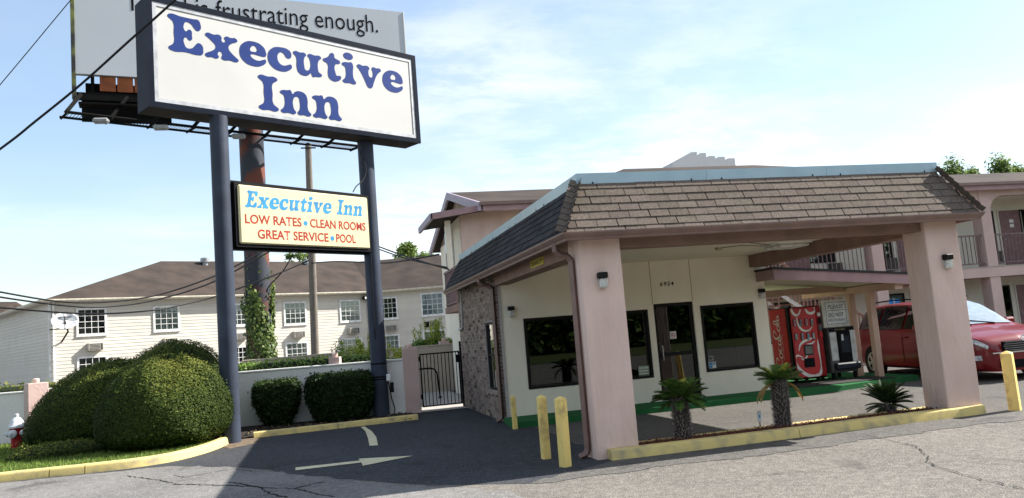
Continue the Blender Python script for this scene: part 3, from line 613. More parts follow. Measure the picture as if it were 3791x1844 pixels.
# ------------------------------------------------------------------ lettering in a plump soft serif (drawn here, one outline per letter)
GL = {
 'E': (.86, [[(0,.93),(.05,1.0),(.3,.985),(.62,.985),(.72,.99),(.78,.86),(.77,.73),(.70,.67),(.62,.73),(.55,.83),(.43,.86),(.385,.80),(.38,.64),(.43,.60),(.48,.66),(.535,.66),(.56,.52),(.535,.37),(.48,.37),(.43,.43),(.38,.41),(.385,.2),(.43,.14),(.55,.16),(.64,.27),(.71,.34),(.79,.30),(.82,.17),(.79,.03),(.72,0),(.4,.015),(.06,0),(0,.07),(.06,.14),(.12,.2),(.135,.5),(.12,.8),(.06,.86)]]),
 'I': (.56, [[(.02,.93),(.08,1.0),(.27,.985),(.46,1.0),(.53,.93),(.47,.86),(.40,.80),(.385,.5),(.40,.2),(.47,.14),(.53,.07),(.46,0),(.27,.015),(.08,0),(.01,.07),(.07,.14),(.14,.2),(.155,.5),(.14,.8),(.08,.86)]]),
 'n': (.86, [[(0,.60),(.06,.66),(.2,.68),(.28,.70),(.315,.645),(.33,.60),(.42,.68),(.54,.71),(.68,.66),(.74,.52),(.745,.2),(.78,.13),(.83,.07),(.78,0),(.62,.015),(.5,0),(.45,.06),(.50,.14),(.52,.2),(.52,.42),(.49,.52),(.43,.53),(.36,.46),(.345,.2),(.37,.13),(.41,.06),(.36,0),(.2,.015),(.05,0),(0,.06),(.06,.13),(.10,.2),(.115,.42),(.09,.52),(.04,.55)]]),
 'x': (.83, [[(0,.62),(.05,.69),(.2,.67),(.36,.69),(.41,.62),(.40,.56),(.44,.50),(.50,.56),(.47,.62),(.52,.69),(.64,.675),(.76,.69),(.81,.62),(.75,.56),(.67,.52),(.57,.38),(.68,.2),(.76,.13),(.82,.06),(.77,0),(.6,.015),(.42,0),(.38,.06),(.41,.13),(.36,.22),(.29,.13),(.32,.06),(.27,0),(.14,.015),(.03,0),(-.02,.06),(.04,.13),(.13,.18),(.25,.33),(.13,.50),(.06,.56)]]),
 'e': (.73, [[(.70,.34),(.71,.45),(.63,.62),(.38,.71),(.12,.62),(0,.35),(.10,.08),(.38,-.02),(.60,.05),(.70,.17),(.68,.24),(.62,.22),(.50,.17),(.36,.20),(.29,.285),(.33,.325),(.5,.32),(.66,.315)], [(.29,.42),(.32,.54),(.39,.585),(.46,.52),(.45,.43),(.37,.405)]]),
 'c': (.70, [[(.62,.66),(.67,.53),(.62,.42),(.53,.42),(.46,.52),(.38,.56),(.29,.48),(.27,.35),(.32,.22),(.43,.17),(.57,.22),(.64,.24),(.67,.17),(.58,.05),(.36,-.02),(.1,.08),(0,.35),(.12,.62),(.38,.71)]]),
 't': (.56, [[(.02,.56),(0,.62),(.08,.67),(.18,.75),(.25,.86),(.34,.86),(.37,.73),(.47,.69),(.52,.66),(.52,.58),(.44,.55),(.37,.51),(.37,.25),(.41,.17),(.48,.19),(.53,.17),(.53,.10),(.42,0),(.28,-.02),(.16,.06),(.13,.2),(.13,.5),(.08,.53)]]),
 'i': (.46, [[(0,.6),(.07,.66),(.22,.68),(.31,.70),(.36,.62),(.345,.4),(.355,.2),(.39,.13),(.43,.06),(.38,0),(.22,.015),(.05,0),(0,.06),(.06,.13),(.1,.2),(.115,.42),(.09,.52),(.03,.55)], [(.22+.155*math.cos(a), .88+.115*math.sin(a)) for a in np.linspace(0, 2*math.pi, 10, endpoint=False)]]),
 'v': (.82, [[(0,.62),(.06,.69),(.2,.67),(.36,.69),(.42,.62),(.38,.54),(.45,.33),(.52,.53),(.49,.61),(.53,.69),(.65,.675),(.76,.69),(.81,.62),(.74,.55),(.66,.45),(.52,.12),(.47,0),(.40,-.03),(.33,0),(.26,.15),(.12,.45),(.05,.55)]]),
 ' ': (.42, [])}
GL['u'] = (.86, [[(.83-x, .69-y) for x, y in GL['n'][1][0]]])
def soft_serif(txt, mt, name, O, U, V, w, h, parent, shear=0.0, gap=.02):
    cu = bpy.data.curves.new('g', 'CURVE'); cu.dimensions = '2D'; cu.fill_mode = 'BOTH'; cu.resolution_u = 4; x = 0
    for ch in txt:
        adv, outs = GL[ch]
        for pl in outs:
            s = cu.splines.new('BEZIER'); s.bezier_points.add(len(pl)-1); s.use_cyclic_u = True
            for bp, (a, c) in zip(s.bezier_points, pl): bp.co = (x+a+shear*c, c, 0); bp.handle_left_type = bp.handle_right_type = 'AUTO'
        x += adv+gap
    ob = bpy.data.objects.new('g', cu); COL.objects.link(ob); bpy.context.view_layer.update()
    me = bpy.data.meshes.new_from_object(ob.evaluated_get(bpy.context.evaluated_depsgraph_get())); bpy.data.objects.remove(ob)
    return lay(me, np.array([v.co[:] for v in me.vertices]), mt, name, O, U, V, w, h, parent, 'LEFT', 1.0)
Z = np.array([0, 0, 1.])
def face_text(px_bl, px_br, px_tl, A, B):
    """baseline start, baseline end and cap top given as pixels on the face plane A-B"""
    p, q, t = (at_v(*c, A, B) for c in (px_bl, px_br, px_tl)); d = q-p; w = math.hypot(d[0], d[1]); zb = (p[2]+q[2])/2
    U = np.array([d[0]/w, d[1]/w, 0]); return (p[0], p[1], zb), U, w, t[2]-p[2]

# ------------------------------------------------------------------ the motel's pylon sign
pL = at_z(858, 1640); pR = at_z(1414, 1545)
SG = thing('motel_sign', 'tall two-post Executive Inn motel sign with white cabinet above a cream rates panel', 'sign', ((pL[0]+pR[0])/2, (pL[1]+pR[1])/2, 0))
for p, r in ((pL, .187), (pR, .195)):
    o = MB().tube([(p[0], p[1], -.1), (p[0], p[1], 2), (p[0], p[1], 4.5), (p[0], p[1], 6.845)], r, 28).build('post', STEELP, SG, True)
for z, p in ((1.30, pR), (.98, pR), (.92, pR)): MB().lathe([(.200, z-.018), (.204, z), (.200, z+.018)], (p[0], p[1], 0), 28).build('strap', BLACK, SG, True)
th = .532; sd = np.array([math.cos(th), math.sin(th)]); sn = np.array([sd[1], -sd[0]]); s0 = np.array([-6.693, 6.791]); LEN, DP, ZB, ZT = 6.78, .635, 6.849, 9.172
A = s0+sn*DP/2; B = A+sd*LEN; FR = frame(A, B)
CABI = MB(FR).box((0, -DP, ZB), (LEN, -.02, ZT)).build('sign_cabinet', NAVY, SG)
ring(MB(FR), -.01, LEN+.01, ZB-.01, ZT+.01, -.05, .03, .115).build('frame', NAVY, CABI)
ring(MB(FR), .105, LEN-.105, ZB+.105, ZT-.105, -.02, .012, .085).build('retainer', mat('retainer_grey', (.42, .43, .45), .4, metal=.3), CABI)
MB(FR).box((.19, -.02, ZB+.19), (LEN-.19, -.004, ZT-.19)).build('face_panel', mat('sign_white', (.46, .457, .445), .45, (.43, .427, .415), .7, 5, spec=.2), CABI)
MB(FR).box((.02, -DP+.02, ZB-.012), (LEN-.02, -.06, ZB-.002)).build('underside', mat('stained_underside', (.05, .043, .037), .8, (.02, .02, .021), 1.5, 7), CABI)
for u in (2.9, 4.6): MB(FR).box((u, -.04, ZB-.018), (u+.02, .034, ZB+.10)).build('frame_joint', BLACK, CABI)
MB(FR).box((LEN+.01, -.4, (ZB+ZT)/2-.1), (LEN+.1, -.3, (ZB+ZT)/2-.04)).build('bracket', BLACK, CABI)
Af, Bf = A+sn*.002, B+sn*.002; INK = mat('royal_blue_lettering', (.012, .031, .145), .5, (.015, .037, .165), 1.4, spec=.08)
O, U, w, h = face_text((624.5, 192), (1494, 340), (618, 56), Af, Bf); soft_serif('Executive', INK, 'lettering', O, U, Z, w, h, CABI)
O, U, w, h = face_text((959, 409), (1266, 444), (955, 280), Af, Bf); soft_serif('Inn', INK, 'lettering', O, U, Z, w, h, CABI)
# lower rates panel
th2 = math.atan2(pR[1]-pL[1], pR[0]-pL[0]); d2 = np.array([math.cos(th2), math.sin(th2)]); n2 = np.array([d2[1], -d2[0]]); D3 = .34
A2 = pL[:2]+d2*.19+n2*(.02+D3/2); L2 = np.linalg.norm(pR[:2]-pL[:2])-.36; B2 = A2+d2*L2; F2 = frame(A2, B2); Za, Zb = 4.03, 5.43
C2 = MB(F2).box((0, -D3, Za), (L2, -.03, Zb)).build('rates_cabinet', BLACK, SG)
ring(MB(F2), 0, L2, Za, Zb, -.03, .0, .06).build('frame', BLACK, C2)
CP = mat('cream_sign_face', (.62, .555, .34), .45, (.58, .52, .31), 1.2)
MB(F2).cbox((.065, -.03, Za+.065), (L2-.065, .05, Zb-.065), .03).build('face_panel', CP, C2)
MB(F2).box((-.22, -D3*.8, Za-.05), (L2+.2, -.1, Za-.002)).build('support_angle', BLACK, C2); MB(F2).box((-.22, -D3*.8, Zb+.002), (L2+.2, -.1, Zb+.04)).build('support_angle', BLACK, C2)
Af, Bf = A2+n2*.053, B2+n2*.053
O, U, w, h = face_text((908, 772), (1341, 796), (923, 711), Af, Bf); soft_serif('Executive Inn', mat('sky_blue_lettering', (.03, .25, .50), .5), 'lettering', O, U, Z, w, h, C2, .22)
RED = mat('red_lettering', (.36, .022, .02), .5)
O, U, w, h = face_text((908, 830), (1354, 850), (906, 799), Af, Bf)
def line(txt, f0, f1): text_mesh(txt, RED, 'lettering', np.array(O)+U*w*f0, U, Z, w*(f1-f0), h*1.12, C2, .02)
def dot(f): MB().add([tuple(np.array(O)+U*(w*f+.055*math.cos(a))+Z*(h*.45+.055*math.sin(a))) for a in np.linspace(0, 2*math.pi, 14, endpoint=False)], [tuple(range(14))]).build('dot', mat('sky_blue_lettering', (0, 0, 0)), C2)
line('LOW RATES', 0, .435); line('CLEAN ROOMS', .505, 1); dot(.468)
O, U, w, h = face_text((955, 884), (1318, 898), (953, 853), Af, Bf); line('GREAT SERVICE', 0, .70); line('POOL', .782, 1); dot(.74)
cv = [at_v(700+x*.7183, y*.7183, pR-np.array([*n2*-.22, 0]), pR-np.array([*n2*-.22, 0])+np.array([*d2, 0])) for x, y in ((868, 735), (885, 790), (905, 840), (912, 885), (895, 930), (862, 960), (845, 990))]
MB().tube([tuple(c) for c in smooth_path(cv, 4)], .014, 6).build('flexible_conduit', CABLE, SG, True)
MB().tube([(pR[0]-.06, pR[1]-.2, 1.9), (pR[0]-.05, pR[1]-.205, 3.0), (pR[0]-.04, pR[1]-.21, 4.0)], .012, 6).build('flexible_conduit', CABLE, SG, True)
# post fittings by the ground
q = at_d(1436, 1398, 19.3); e = thing('switch_box', 'small white switch box with hanging conduit strapped to the dark sign post by the wall', 'electrical box', (q[0], q[1], 0))
MB().cbox((q[0]-.035, q[1]-.06, q[2]-.08), (q[0]+.06, q[1]+.06, q[2]+.08), .012).build('housing', WHITEP, e)
MB().tube([(q[0], q[1], q[2]-.07), (q[0]+.06, q[1], q[2]-.5), (q[0]+.12, q[1], q[2]-.75), (q[0]+.1, q[1], q[2]-.9), (q[0]+.02, q[1], q[2]-.88)], .014, 7).build('conduit', CABLE, e, True)
MB().cbox((q[0]+.045, q[1]-.01, q[2]-.36), (q[0]+.13, q[1]+.09, q[2]-.12), .01).build('meter', BLACK, e)

# ------------------------------------------------------------------ billboard behind it
ub = np.array([.981, .196]); PLb = at_d(280, 272, 31.0); Ab = PLb[:2]; PRb = at_v(1510, 330, Ab, Ab+ub); Lb = np.linalg.norm(PRb[:2]-Ab); Bb = Ab+ub*Lb
ztop = at_v(1507, 47, Ab, Bb)[2]; zbot = PLb[2]; FB = frame(Ab, Bb)
pp = at_d(953, 1015, 34.6); BB = thing('billboard', 'pale grey billboard reading travel is frustrating enough on a rusty vine-covered column', 'billboard', (pp[0], pp[1], 0))
MB().tube([(pp[0], pp[1], z) for z in (-.6, 3, 6, 9, zbot+.3)], .52, 32).build('column', RUST, BB, True)
BD = MB(FB).box((0, -.25, zbot), (Lb, 0, ztop)).build('face_panel', mat('billboard_vinyl', (.43, .46, .50), .4, (.41, .44, .48), .3), BB)
MB(FB).box((-.14, -.3, zbot-1.0), (-.002, .06, ztop)).build('side_trim', mat('trim_olive', (.15, .17, .05), .6, (.03, .03, .03), 2), BD)
MB(FB).box((Lb+.002, -.1, zbot-.1), (Lb+.05, .03, ztop)).build('side_trim', WHITEP, BD)
RW = mat('rusty_apron', (.27, .085, .032), .8, (.17, .055, .025), 2.5)
for i in range(int(Lb/.62)):
    if i > 0: MB(FB).box((.2+i*.62, -.2, zbot-.62), (.2+i*.62+.57, -.1, zbot-.03)).build('apron_board', RW, BD)
MB(FB).box((-.1, -.26, zbot-1.0), (Lb, -.12, zbot-.7)).build('lower_rail', mat('dark_steel', (.010, .010, .010), .7, (.007, .007, .007), 2, spec=.02), BD)
for i in range(6): MB(FB).box((.5+i*Lb/6, -.5, zbot-.9), (.62+i*Lb/6, -.26, ztop-.1)).build('back_upright', mat('dark_steel', (0, 0, 0)), BD)
MB(FB).box((.3, -.9, zbot-.55), (Lb-.3, -.5, zbot-.2)).build('torsion_beam', mat('dark_steel', (0, 0, 0)), BB)
Ol = at_v(464, 34, Ab-np.array([ub[1], -ub[0]])*-.004, Bb+np.array([ub[1], -ub[0]])*.004); Or = at_v(1400, 124, Ab, Bb); wt_ = np.linalg.norm((Or-Ol)[:2]); zt_ = (Ol[2]+Or[2])/2
text_mesh('Travel is frustrating enough.', BLACK, 'lettering', (Ol[0]+ub[1]*.004, Ol[1]-ub[0]*.004, zt_), (ub[0], ub[1], 0), Z, wt_, .86, BD)
# catwalk: two rails, bars across, brackets back to the board
c0 = at_d(240, 414, 29.6); c1 = at_v(1330, 541, c0, c0+np.array([.875, .483, 0])); cu_ = (c1-c0); cl_ = np.linalg.norm(cu_[:2]); ud = cu_/np.linalg.norm(cu_); back = np.array([-ud[1], ud[0], 0])
DS = mat('dark_steel', (0, 0, 0)); zc = (c0[2]+c1[2])/2
CW = MB().tube([tuple(c0), tuple(c1)], .06, 6).build('catwalk', DS, BB); MB().tube([tuple(c0+back*.75), tuple(c1+back*.75)], .05, 6).build('rail', DS, CW)
bar = MB()
for i in range(int(cl_/.11)): q = c0+ud*(.08+i*.11); bar.tube([tuple(q), tuple(q+back*.75)], .012, 3, False)
stuff(bar.build('grating', DS, CW))
for i in range(9):
    q = c0+ud*(.05+i*(cl_-.1)/8); MB().tube([tuple(q-back*.12-Z*.06), tuple(q+back*.75-Z*.05)], .06, 4).build('bracket', DS, CW)
    tgt = np.array([*(Ab+ub*min(Lb-.2, .15+i*(Lb-.3)/8)), zbot-.85]); MB().tube([tuple(q), tuple(tgt)], .075 if i else .1, 4).build('bracket_arm', DS, CW)
for i in (1.2, 3.4, 6.6):
    q = c0+ud*i-back*.1-Z*.22; f = MB(); f.cbox(tuple(q-[.28, .14, .1]), tuple(q+[.28, .14, .1]), .06); f.build('floodlight', mat('lamp_grey', (.25, .26, .26), .4), BB)
MB(FB).box((.15, -.62, zbot-1.75), (3.4, -.52, zbot-.62)).build('back_plate', DS, BD); MB(FB).box((.1, -.1, zbot-1.35), (Lb-.2, .55, zbot-1.28)).build('inner_walkway', DS, BD)
# vines on the column
def vine(n, z0, z1, zfade, r0, mt, name, parent, c):
    z = RNG.uniform(z0, z1, n); a = RNG.uniform(0, 2*math.pi, n); keep = RNG.uniform(0, 1, n) < np.clip((z1 + .5*np.sin(a*3+1)-z)/zfade, 0.02, 1); z, a = z[keep], a[keep]
    rr_ = r0 + np.abs(RNG.normal(0, .055, len(z))) + .07*np.sin(a*2+z*1.7)+.05*np.sin(z*4+a*5); N_ = np.column_stack([np.cos(a), np.sin(a), np.full(len(a), .15)])
    P = np.column_stack([c[0]+rr_*np.cos(a), c[1]+rr_*np.sin(a), z]); return leaves(name, P, N_, .135, mt, parent, .75, .45, droop=.8)
VLEAF = leafmat('vine_leaf', (.03, .055, .012), (.09, .155, .03), (.24, .29, .07), .5, .3)
vt = thing('climbing_vine', 'leafy green vine climbing round the rusty billboard column', 'vine', (pp[0], pp[1], 0))
zv = at_d(953, 1050, 34)[2]
vine(8500, -.4, zv, 1.2, .54, VLEAF, 'foliage', vt, pp); vine(260, zv-.5, zv+2.4, 9, .55, VLEAF, 'runners', vt, pp)
MB().tube([(pp[0]-.5, pp[1]-.3, -.5), (pp[0]-.54, pp[1]-.2, 2), (pp[0]-.5, pp[1]-.2, zv+1)], .03, 6).build('stem', WOODP, vt)
# timber pole and cables
tp0, tp1 = at_d(1168, 1346, 33), at_d(1141, 540, 33); dn = (tp0-tp1)/(tp1[2]-tp0[2])
tb = tp0+dn*(tp0[2]+.6); PO = thing('utility_pole', 'weathered grey timber utility pole between the two sign posts', 'utility pole', tuple(tb))
MB().tube([tuple(tb), tuple(tp0), tuple((tp0+tp1)/2), tuple(tp1)], [.17, .165, .15, .125], 16).build('pole', WOODP, PO, True)
MB().tube([tuple(tp1-[.3, .12, .12]), tuple(tp1+[.3, -.12, -.12])], .03, 6).build('crosspiece', DS, PO); MB().lathe([(.10, 0), (.13, .06), (.06, .14), (.0, .15)], tuple(tp1-[.0, 0, .02]), 10).build('cap', DS, PO)
def wire(px, d0, d1, r, label, name='cable'):
    n = len(px); pts = [at_d(x, y, d0+(d1-d0)*i/(n-1)) for i, (x, y) in enumerate(px)]
    tag(MB().tube([tuple(p) for p in smooth_path(pts, 6)], r, 6).build(name, CABLE, None, True), label, 'cable')
wire([(-500, 900), (0, 314), (262, 0), (700, -520)], 14, 14, .008, 'thin dark cable crossing the sky left of the billboard')
wire([(-400, 835), (0, 552), (130, 450), (300, 312), (480, 150), (648, 0), (1000, -330)], 11, 11, .016, 'thick black cable crossing in front of the big white sign')
wire([(-300, 1020), (0, 1081), (239, 1118), (431, 1115), (600, 1088), (796, 1021), (966, 934), (1141, 830)], 24, 33, .032, 'thick twisted black cable over the white building eave, topmost of three')
wire([(-300, 1045), (0, 1100), (268, 1134), (430, 1133), (600, 1105), (796, 1041), (993, 934), (1141, 850)], 24, 33, .032, 'black cable over the white building eave, middle of three')
wire([(-300, 1110), (0, 1139), (335, 1162), (575, 1148), (667, 1130), (799, 1097), (1000, 1025), (1148, 962)], 24, 33, .03, 'thin black cable over the white siding, lowest of three')
wire([(1148, 800), (1270, 860), (1408, 915), (1520, 955), (1660, 997)], 33, 20, .022, 'upper black cable from the timber pole to the motel balcony')
wire([(1148, 815), (1270, 870), (1412, 926), (1520, 962), (1655, 990)], 33, 20, .02, 'lower black cable from the timber pole to the motel balcony')
wire([(1150, 975), (1250, 968), (1413, 974), (1500, 965), (1625, 942)], 33, 21, .025, 'slack cable from the timber pole to the motel gable')
wire([(1085, 938), (1050, 1000), (1000, 1055), (985, 1080)], 33, 34, .025, 'short cable dropping to the vine-covered column')
# ------------------------------------------------------------------ white sided building behind the wall
SID = mat('cream_vinyl_siding', (.55, .52, .46), .6, (.51, .48, .425), .8, 4, rand=.04, spec=.2)
TRIM = mat('white_trim', (.74, .74, .72), .5)
ROOFB = mat('far_brown_roof', (.215, .155, .125))
CURT = mat('pale_curtain', (.50, .52, .46), .85, (.34, .37, .33), 3.0, 3, stretch=(14, 14, .3), contrast=(.4, .6))
CURTD = mat('dark_room', (.035, .037, .04), .8)
WGL = glassmat('house_glass', (.85, .88, .88), 1.45)
ZE = 5.6; eA, eB, eW, eL = np.array([-17.7, 36.99]), np.array([.3, 47.1]), np.array([14.0, 44.0]), np.array([-24.5, 48.9])
WB = thing('sided_building', 'long two-storey building in cream horizontal siding with a brown hip roof', 'building', (-8, 42, 0))
def un(a, b): d = (b-a)/np.linalg.norm(b-a); return d, np.array([d[1], -d[0]])
dm, nm = un(eA, eB); dw, nw = un(eB, eW); dl, nl_ = un(eL, eA)
iA, iB, iW, iL = eA-nm*.4-nl_*.4, eB-nm*.4-nw*.15, eW-nw*.4, eL-nl_*.4
def siding(a, b, name):
    M = frame(a, b); L = np.linalg.norm(b-a); w = MB(M).box((0, -.25, -.8), (L, -.02, ZE-.08)).build(name, SID, WB)
    pm = MB().hexa([(0, -.02, 0), (L, -.02, 0), (L, .019, 0), (0, .019, 0), (0, -.02, .19), (L, -.02, .19), (L, .002, .19), (0, .002, .19)][0:4][::1]+[(0, -.02, .19), (L, -.02, .19), (L, .002, .19), (0, .002, .19)]).mesh('plank', SID)
    for i in range(33): adopt(link('plank', pm, None, M @ Matrix.Translation((0, 0, -.75+.19*i))), w)
    MB(M).box((-.06, -.05, -.8), (.06, .05, ZE-.1)).box((L-.06, -.05, -.8), (L+.06, .05, ZE-.1)).build('corner_board', TRIM, w)
    return w, M
wm, Mm = siding(iA, iB, 'front_wall'); ww, Mw = siding(iB, iW, 'wing_wall'); wl, Ml = siding(iL, iA, 'side_wall')
pane_me = {}
def house_window(M, a, b, u0, u1, z0, z1, cm, parent, nc=4, nr=4):
    t = .11; w = ring(MB(M), u0, u1, z0, z1, -.0, .075, t).build('window', TRIM, parent)
    MB(M).box((u0+t, .024, z0+t), (u1-t, .03, z1-t)).build('curtain', cm, w)
    gw, gh = (u1-u0-2*t)/nc, (z1-z0-2*t)/nr; key = (round(gw, 3), round(gh, 3))
    if key not in pane_me: pane_me[key] = MB().box((.014, -.003, .014), (gw-.014, .003, gh-.014)).mesh('pane', WGL)
    for i in range(nc):
        for j in range(nr): adopt(link('pane', pane_me[key], None, M @ Matrix.Translation((u0+t+i*gw, .05, z0+t+j*gh))), w)
    b_ = MB(M)
    for i in range(1, nc): b_.box((u0+t+i*gw-.014, .044, z0+t), (u0+t+i*gw+.014, .058, z1-t))
    for j in range(1, nr): b_.box((u0+t, .045, z0+t+j*gh-.014), (u1-t, .059, z0+t+j*gh+.014))
    b_.build('muntin', TRIM, w); MB(M).box((u0-.03, .0, z0-.05), (u1+.03, .10, z0-.002)).build('sill', TRIM, w)
def uof(M, p): return (M.inverted() @ Vector(p)).x
AC = mat('ac_housing', (.42, .40, .35), .5); ACD = mat('ac_grille', (.07, .065, .06), .5)
def aircon(M, u, z, parent, w=.78, h=.42):
    o = MB(M).cbox((u, .0, z), (u+w, .38, z+h), .02).build('air_conditioner', AC, parent)
    for k in range(5): MB(M).box((u+.06, .381, z+.045+k*.072), (u+w-.18, .387, z+.085+k*.072)).build('grille_slat', ACD, o)
    MB(M).box((u+w-.15, .381, z+.04), (u+w-.05, .386, z+h-.04)).build('grille_panel', ACD, o)
def wins(M, a, b, rows, parent):
    for (xl, xr, yt, yb, cm, low) in rows:
        p, q = at_v(xl, (yt+yb)/2, a, b), at_v(xr, (yt+yb)/2, a, b); u0, u1 = uof(M, p), uof(M, q); z1, z0 = at_v((xl+xr)/2, yt, a, b)[2], at_v((xl+xr)/2, yb, a, b)[2]
        house_window(M, a, b, u0, u1, z0, z1, cm, parent)
        aircon(M, u0+(u1-u0)*.32, z0-.85, parent)
        if low: house_window(M, a, b, u0, u1, z0-2.66, z1-2.66, low, parent)
wins(Mm, iA, iB, [(281, 394, 1140, 1242, CURTD, CURTD), (566, 664, 1132, 1226, CURT, CURT), (840, 912, 1124, 1208, CURT, CURTD), (1049, 1133, 1117, 1203, CURT, CURT), (1256, 1333, 1110, 1192, CURT, CURT)], wm)
wins(Mw, iB, iW, [(1402, 1473, 1100, 1182, CURTD, CURT), (1558, 1644, 1083, 1169, mat('blue_grey_blind', (.30, .36, .42), .6, (.22, .27, .32), 1.5), CURT)], ww)  # second window gets a mottled blue-grey blind
uu = uof(Mw, at_v(1572, 1190, iB, iW)); zz_ = at_v(1600, 1200, iB, iW)[2]; MB(Mw).box((uu, .03, zz_-.2), (uu+.95, .08, zz_+.2)).build('dark_vent', BLACK, ww)
# roof: hip, ridge, valley, wing
hd = 6.0
def ridge_pt(px, a, n, d): return at_v(*px, a-n*hd, a-n*hd+d)
H = ridge_pt((596, 967), eA, nm, dm); zr = H[2]
r1, r2 = eA-nm*hd, eB-nw*hd; T = np.linalg.solve(np.column_stack([dm, -dw]), r2-r1); V = np.array([*(r1+dm*T[0]), zr]); Wr = np.array([*(eW-nw*hd), zr])
E3 = lambda p, z=ZE: (p[0], p[1], z)
b = MB(); b.add([E3(eA), E3(eB), tuple(V), tuple(H), E3(eW), tuple(Wr), E3(eL), E3(eA-nm*2*hd), E3(eB-nm*2*hd+dm*6), E3(eW-nw*2*hd)], [(0, 1, 2, 3), (1, 4, 5, 2), (6, 0, 3), (6, 3, 2, 8), (2, 5, 9, 8)])
RB = b.build('roof', ROOFB, WB)
b = MB(); b.add([E3(eA, ZE-.02), E3(eB, ZE-.02), E3(eW, ZE-.02), E3(iW, ZE-.1), E3(iB, ZE-.1), E3(iA, ZE-.1), E3(iL, ZE-.1), E3(eL, ZE-.02)], [(0, 1, 4, 5), (1, 2, 3, 4), (7, 0, 5, 6)]); b.build('soffit', TRIM, RB)
GUTW = mat('cream_gutter', (.62, .58, .47), .5)
sweep(MB(), [eL, eA, eB, eW], [(-.12, ZE+.02), (-.12, ZE-.05), (-.07, ZE-.13), (0, ZE-.13), (0, ZE+.02)]).build('gutter', GUTW, RB)
for p_ in (iA+nm*.1+dm*.15, iB-dm*.3+nm*.1): MB().tube([(p_[0], p_[1], ZE-.1), (p_[0], p_[1], -.6)], .06, 4).build('downspout', TRIM, WB)
k0, k1 = at_d(-500, 1120, 64), at_d(60, 1117, 64)
MB().prism([tuple(k0), tuple(k0+[-2, -6, -2.4]), tuple(k0+[2, 6, -2.4])], tuple(k1-k0)).build('rear_roof', ROOFB, WB)
MB().prism([tuple(k0+[-2, -5.5, -2.45]), tuple(k0+[2, 5.5, -2.45]), tuple(k0+[2, 5.5, -8.5]), tuple(k0+[-2, -5.5, -8.5])], tuple(k1-k0)).build('rear_wall', SID, WB)
VENT = mat('vent_metal', (.36, .37, .38), .4, metal=.6)
for px, rr_ in (((760, 985), .27), ((1136, 990), .2)):
    p = at_v(*px, eA-nm*5.4, eA-nm*5.4+dm); v = MB().lathe([(rr_*.7, -.5), (rr_*.7, .25)], tuple(p), 14).build('roof_vent', VENT, RB, True); MB().lathe([(rr_*1.15, .25), (rr_*1.15, .5), (rr_*.9, .56)], tuple(p), 14).build('vent_cap', VENT, v, True)
u = uof(Mm, at_v(1345, 1105, iA, iB)); zf = at_v(1345, 1105, iA, iB)[2]; fl = MB(Mm).cbox((u-.2, .15, zf-.12), (u+.25, .45, zf+.14), .04).build('floodlight', DARKFR, wm); MB(Mm).box((u-.15, .451, zf-.08), (u+.2, .46, zf+.09)).build('lens', SW, fl)
# satellite dish
sp = at_v(240, 1190, iA+nm*.9, iB+nm*.9); SD = thing('satellite_dish', 'white satellite dish on a bent arm at the corner of the sided building', 'satellite dish', tuple(sp-[0, 0, .9]))
Rm = Matrix.Translation(sp) @ Vector((.25, -.9, .42)).to_track_quat('Z', 'Y').to_matrix().to_4x4()
rows = [[(r*.66*math.cos(a), r*.5*math.sin(a), .16*r*r-.08) for a in np.linspace(0, 2*math.pi, 33)] for r in (0.001, .25, .5, .75, .9, 1)]
o = MB(Rm).grid(rows).build('dish', mat('dish_white', (.72, .73, .74), .4), SD, True); sm = o.modifiers.new('solid', 'SOLIDIFY'); sm.thickness = .02
wq = at_v(228, 1266, iA, iB); wq2 = at_v(180, 1222, iA, iB)
MB().tube([tuple(sp), tuple(sp+[.12, .1, -.55]), tuple(wq+np.array([*nm, 0])*.02)], .045, 8).build('mount_arm', DS, SD, True); MB().tube([tuple(sp+[0, .05, -.35]), tuple(wq2)], .025, 6).build('brace', DS, SD)
MB(Rm).tube([(0, -.5, .05), (0, -.25, .55), (0, 0, .62)], .025, 6).build('feed_arm', DS, SD, True); MB(Rm).cbox((-.07, -.05, .55), (.07, .09, .7), .03).build('feed_horn', SW, SD); MB(Rm).box((-.3, .2, .03), (.3, .28, .04)).build('logo_strip', mat('logo_grey', (.08, .10, .13), .5), SD)

# ------------------------------------------------------------------ two-storey motel wing
MY, BY = 12.4, 13.9; ZS0, ZS1 = 2.40, 2.76; SP = 4.5
MW = thing('motel_wing', 'pink two-storey motel wing with arched upper walkway and brown gabled roof', 'building', (16, 15, 0))
PDOOR = mat('mauve_door', (.235, .135, .135), .5); CRW = mat('pale_wing_wall', (.66, .62, .53), .85, (.6, .56, .48), 1)
RAILM = mat('mauve_rail', (.20, .135, .14), .5)
cols = [19.0-SP*k for k in (2, 1, 0, -1, -2)]
for x in cols: MB().cbox((x-.22, MY, -.02), (x+.22, MY+.42, 5.45), .012).build('column', PINKD, MW)
MB().box((5.0, BY, 0), (45, BY+.2, 5.5)).build('rear_wall', CRW, MW)
MB().box((9.0, MY-.03, ZS0), (45, BY-.001, ZS1-.02)).build('walkway_slab', PINKD, MW); MB().box((9, MY-.05, ZS1-.02), (45, BY-.001, ZS1)).build('walkway_floor', CONC, MW)
MB().box((5, MY+.43, 5.25), (45, BY-.001, 5.3)).build('walkway_ceiling', CREAM, MW)
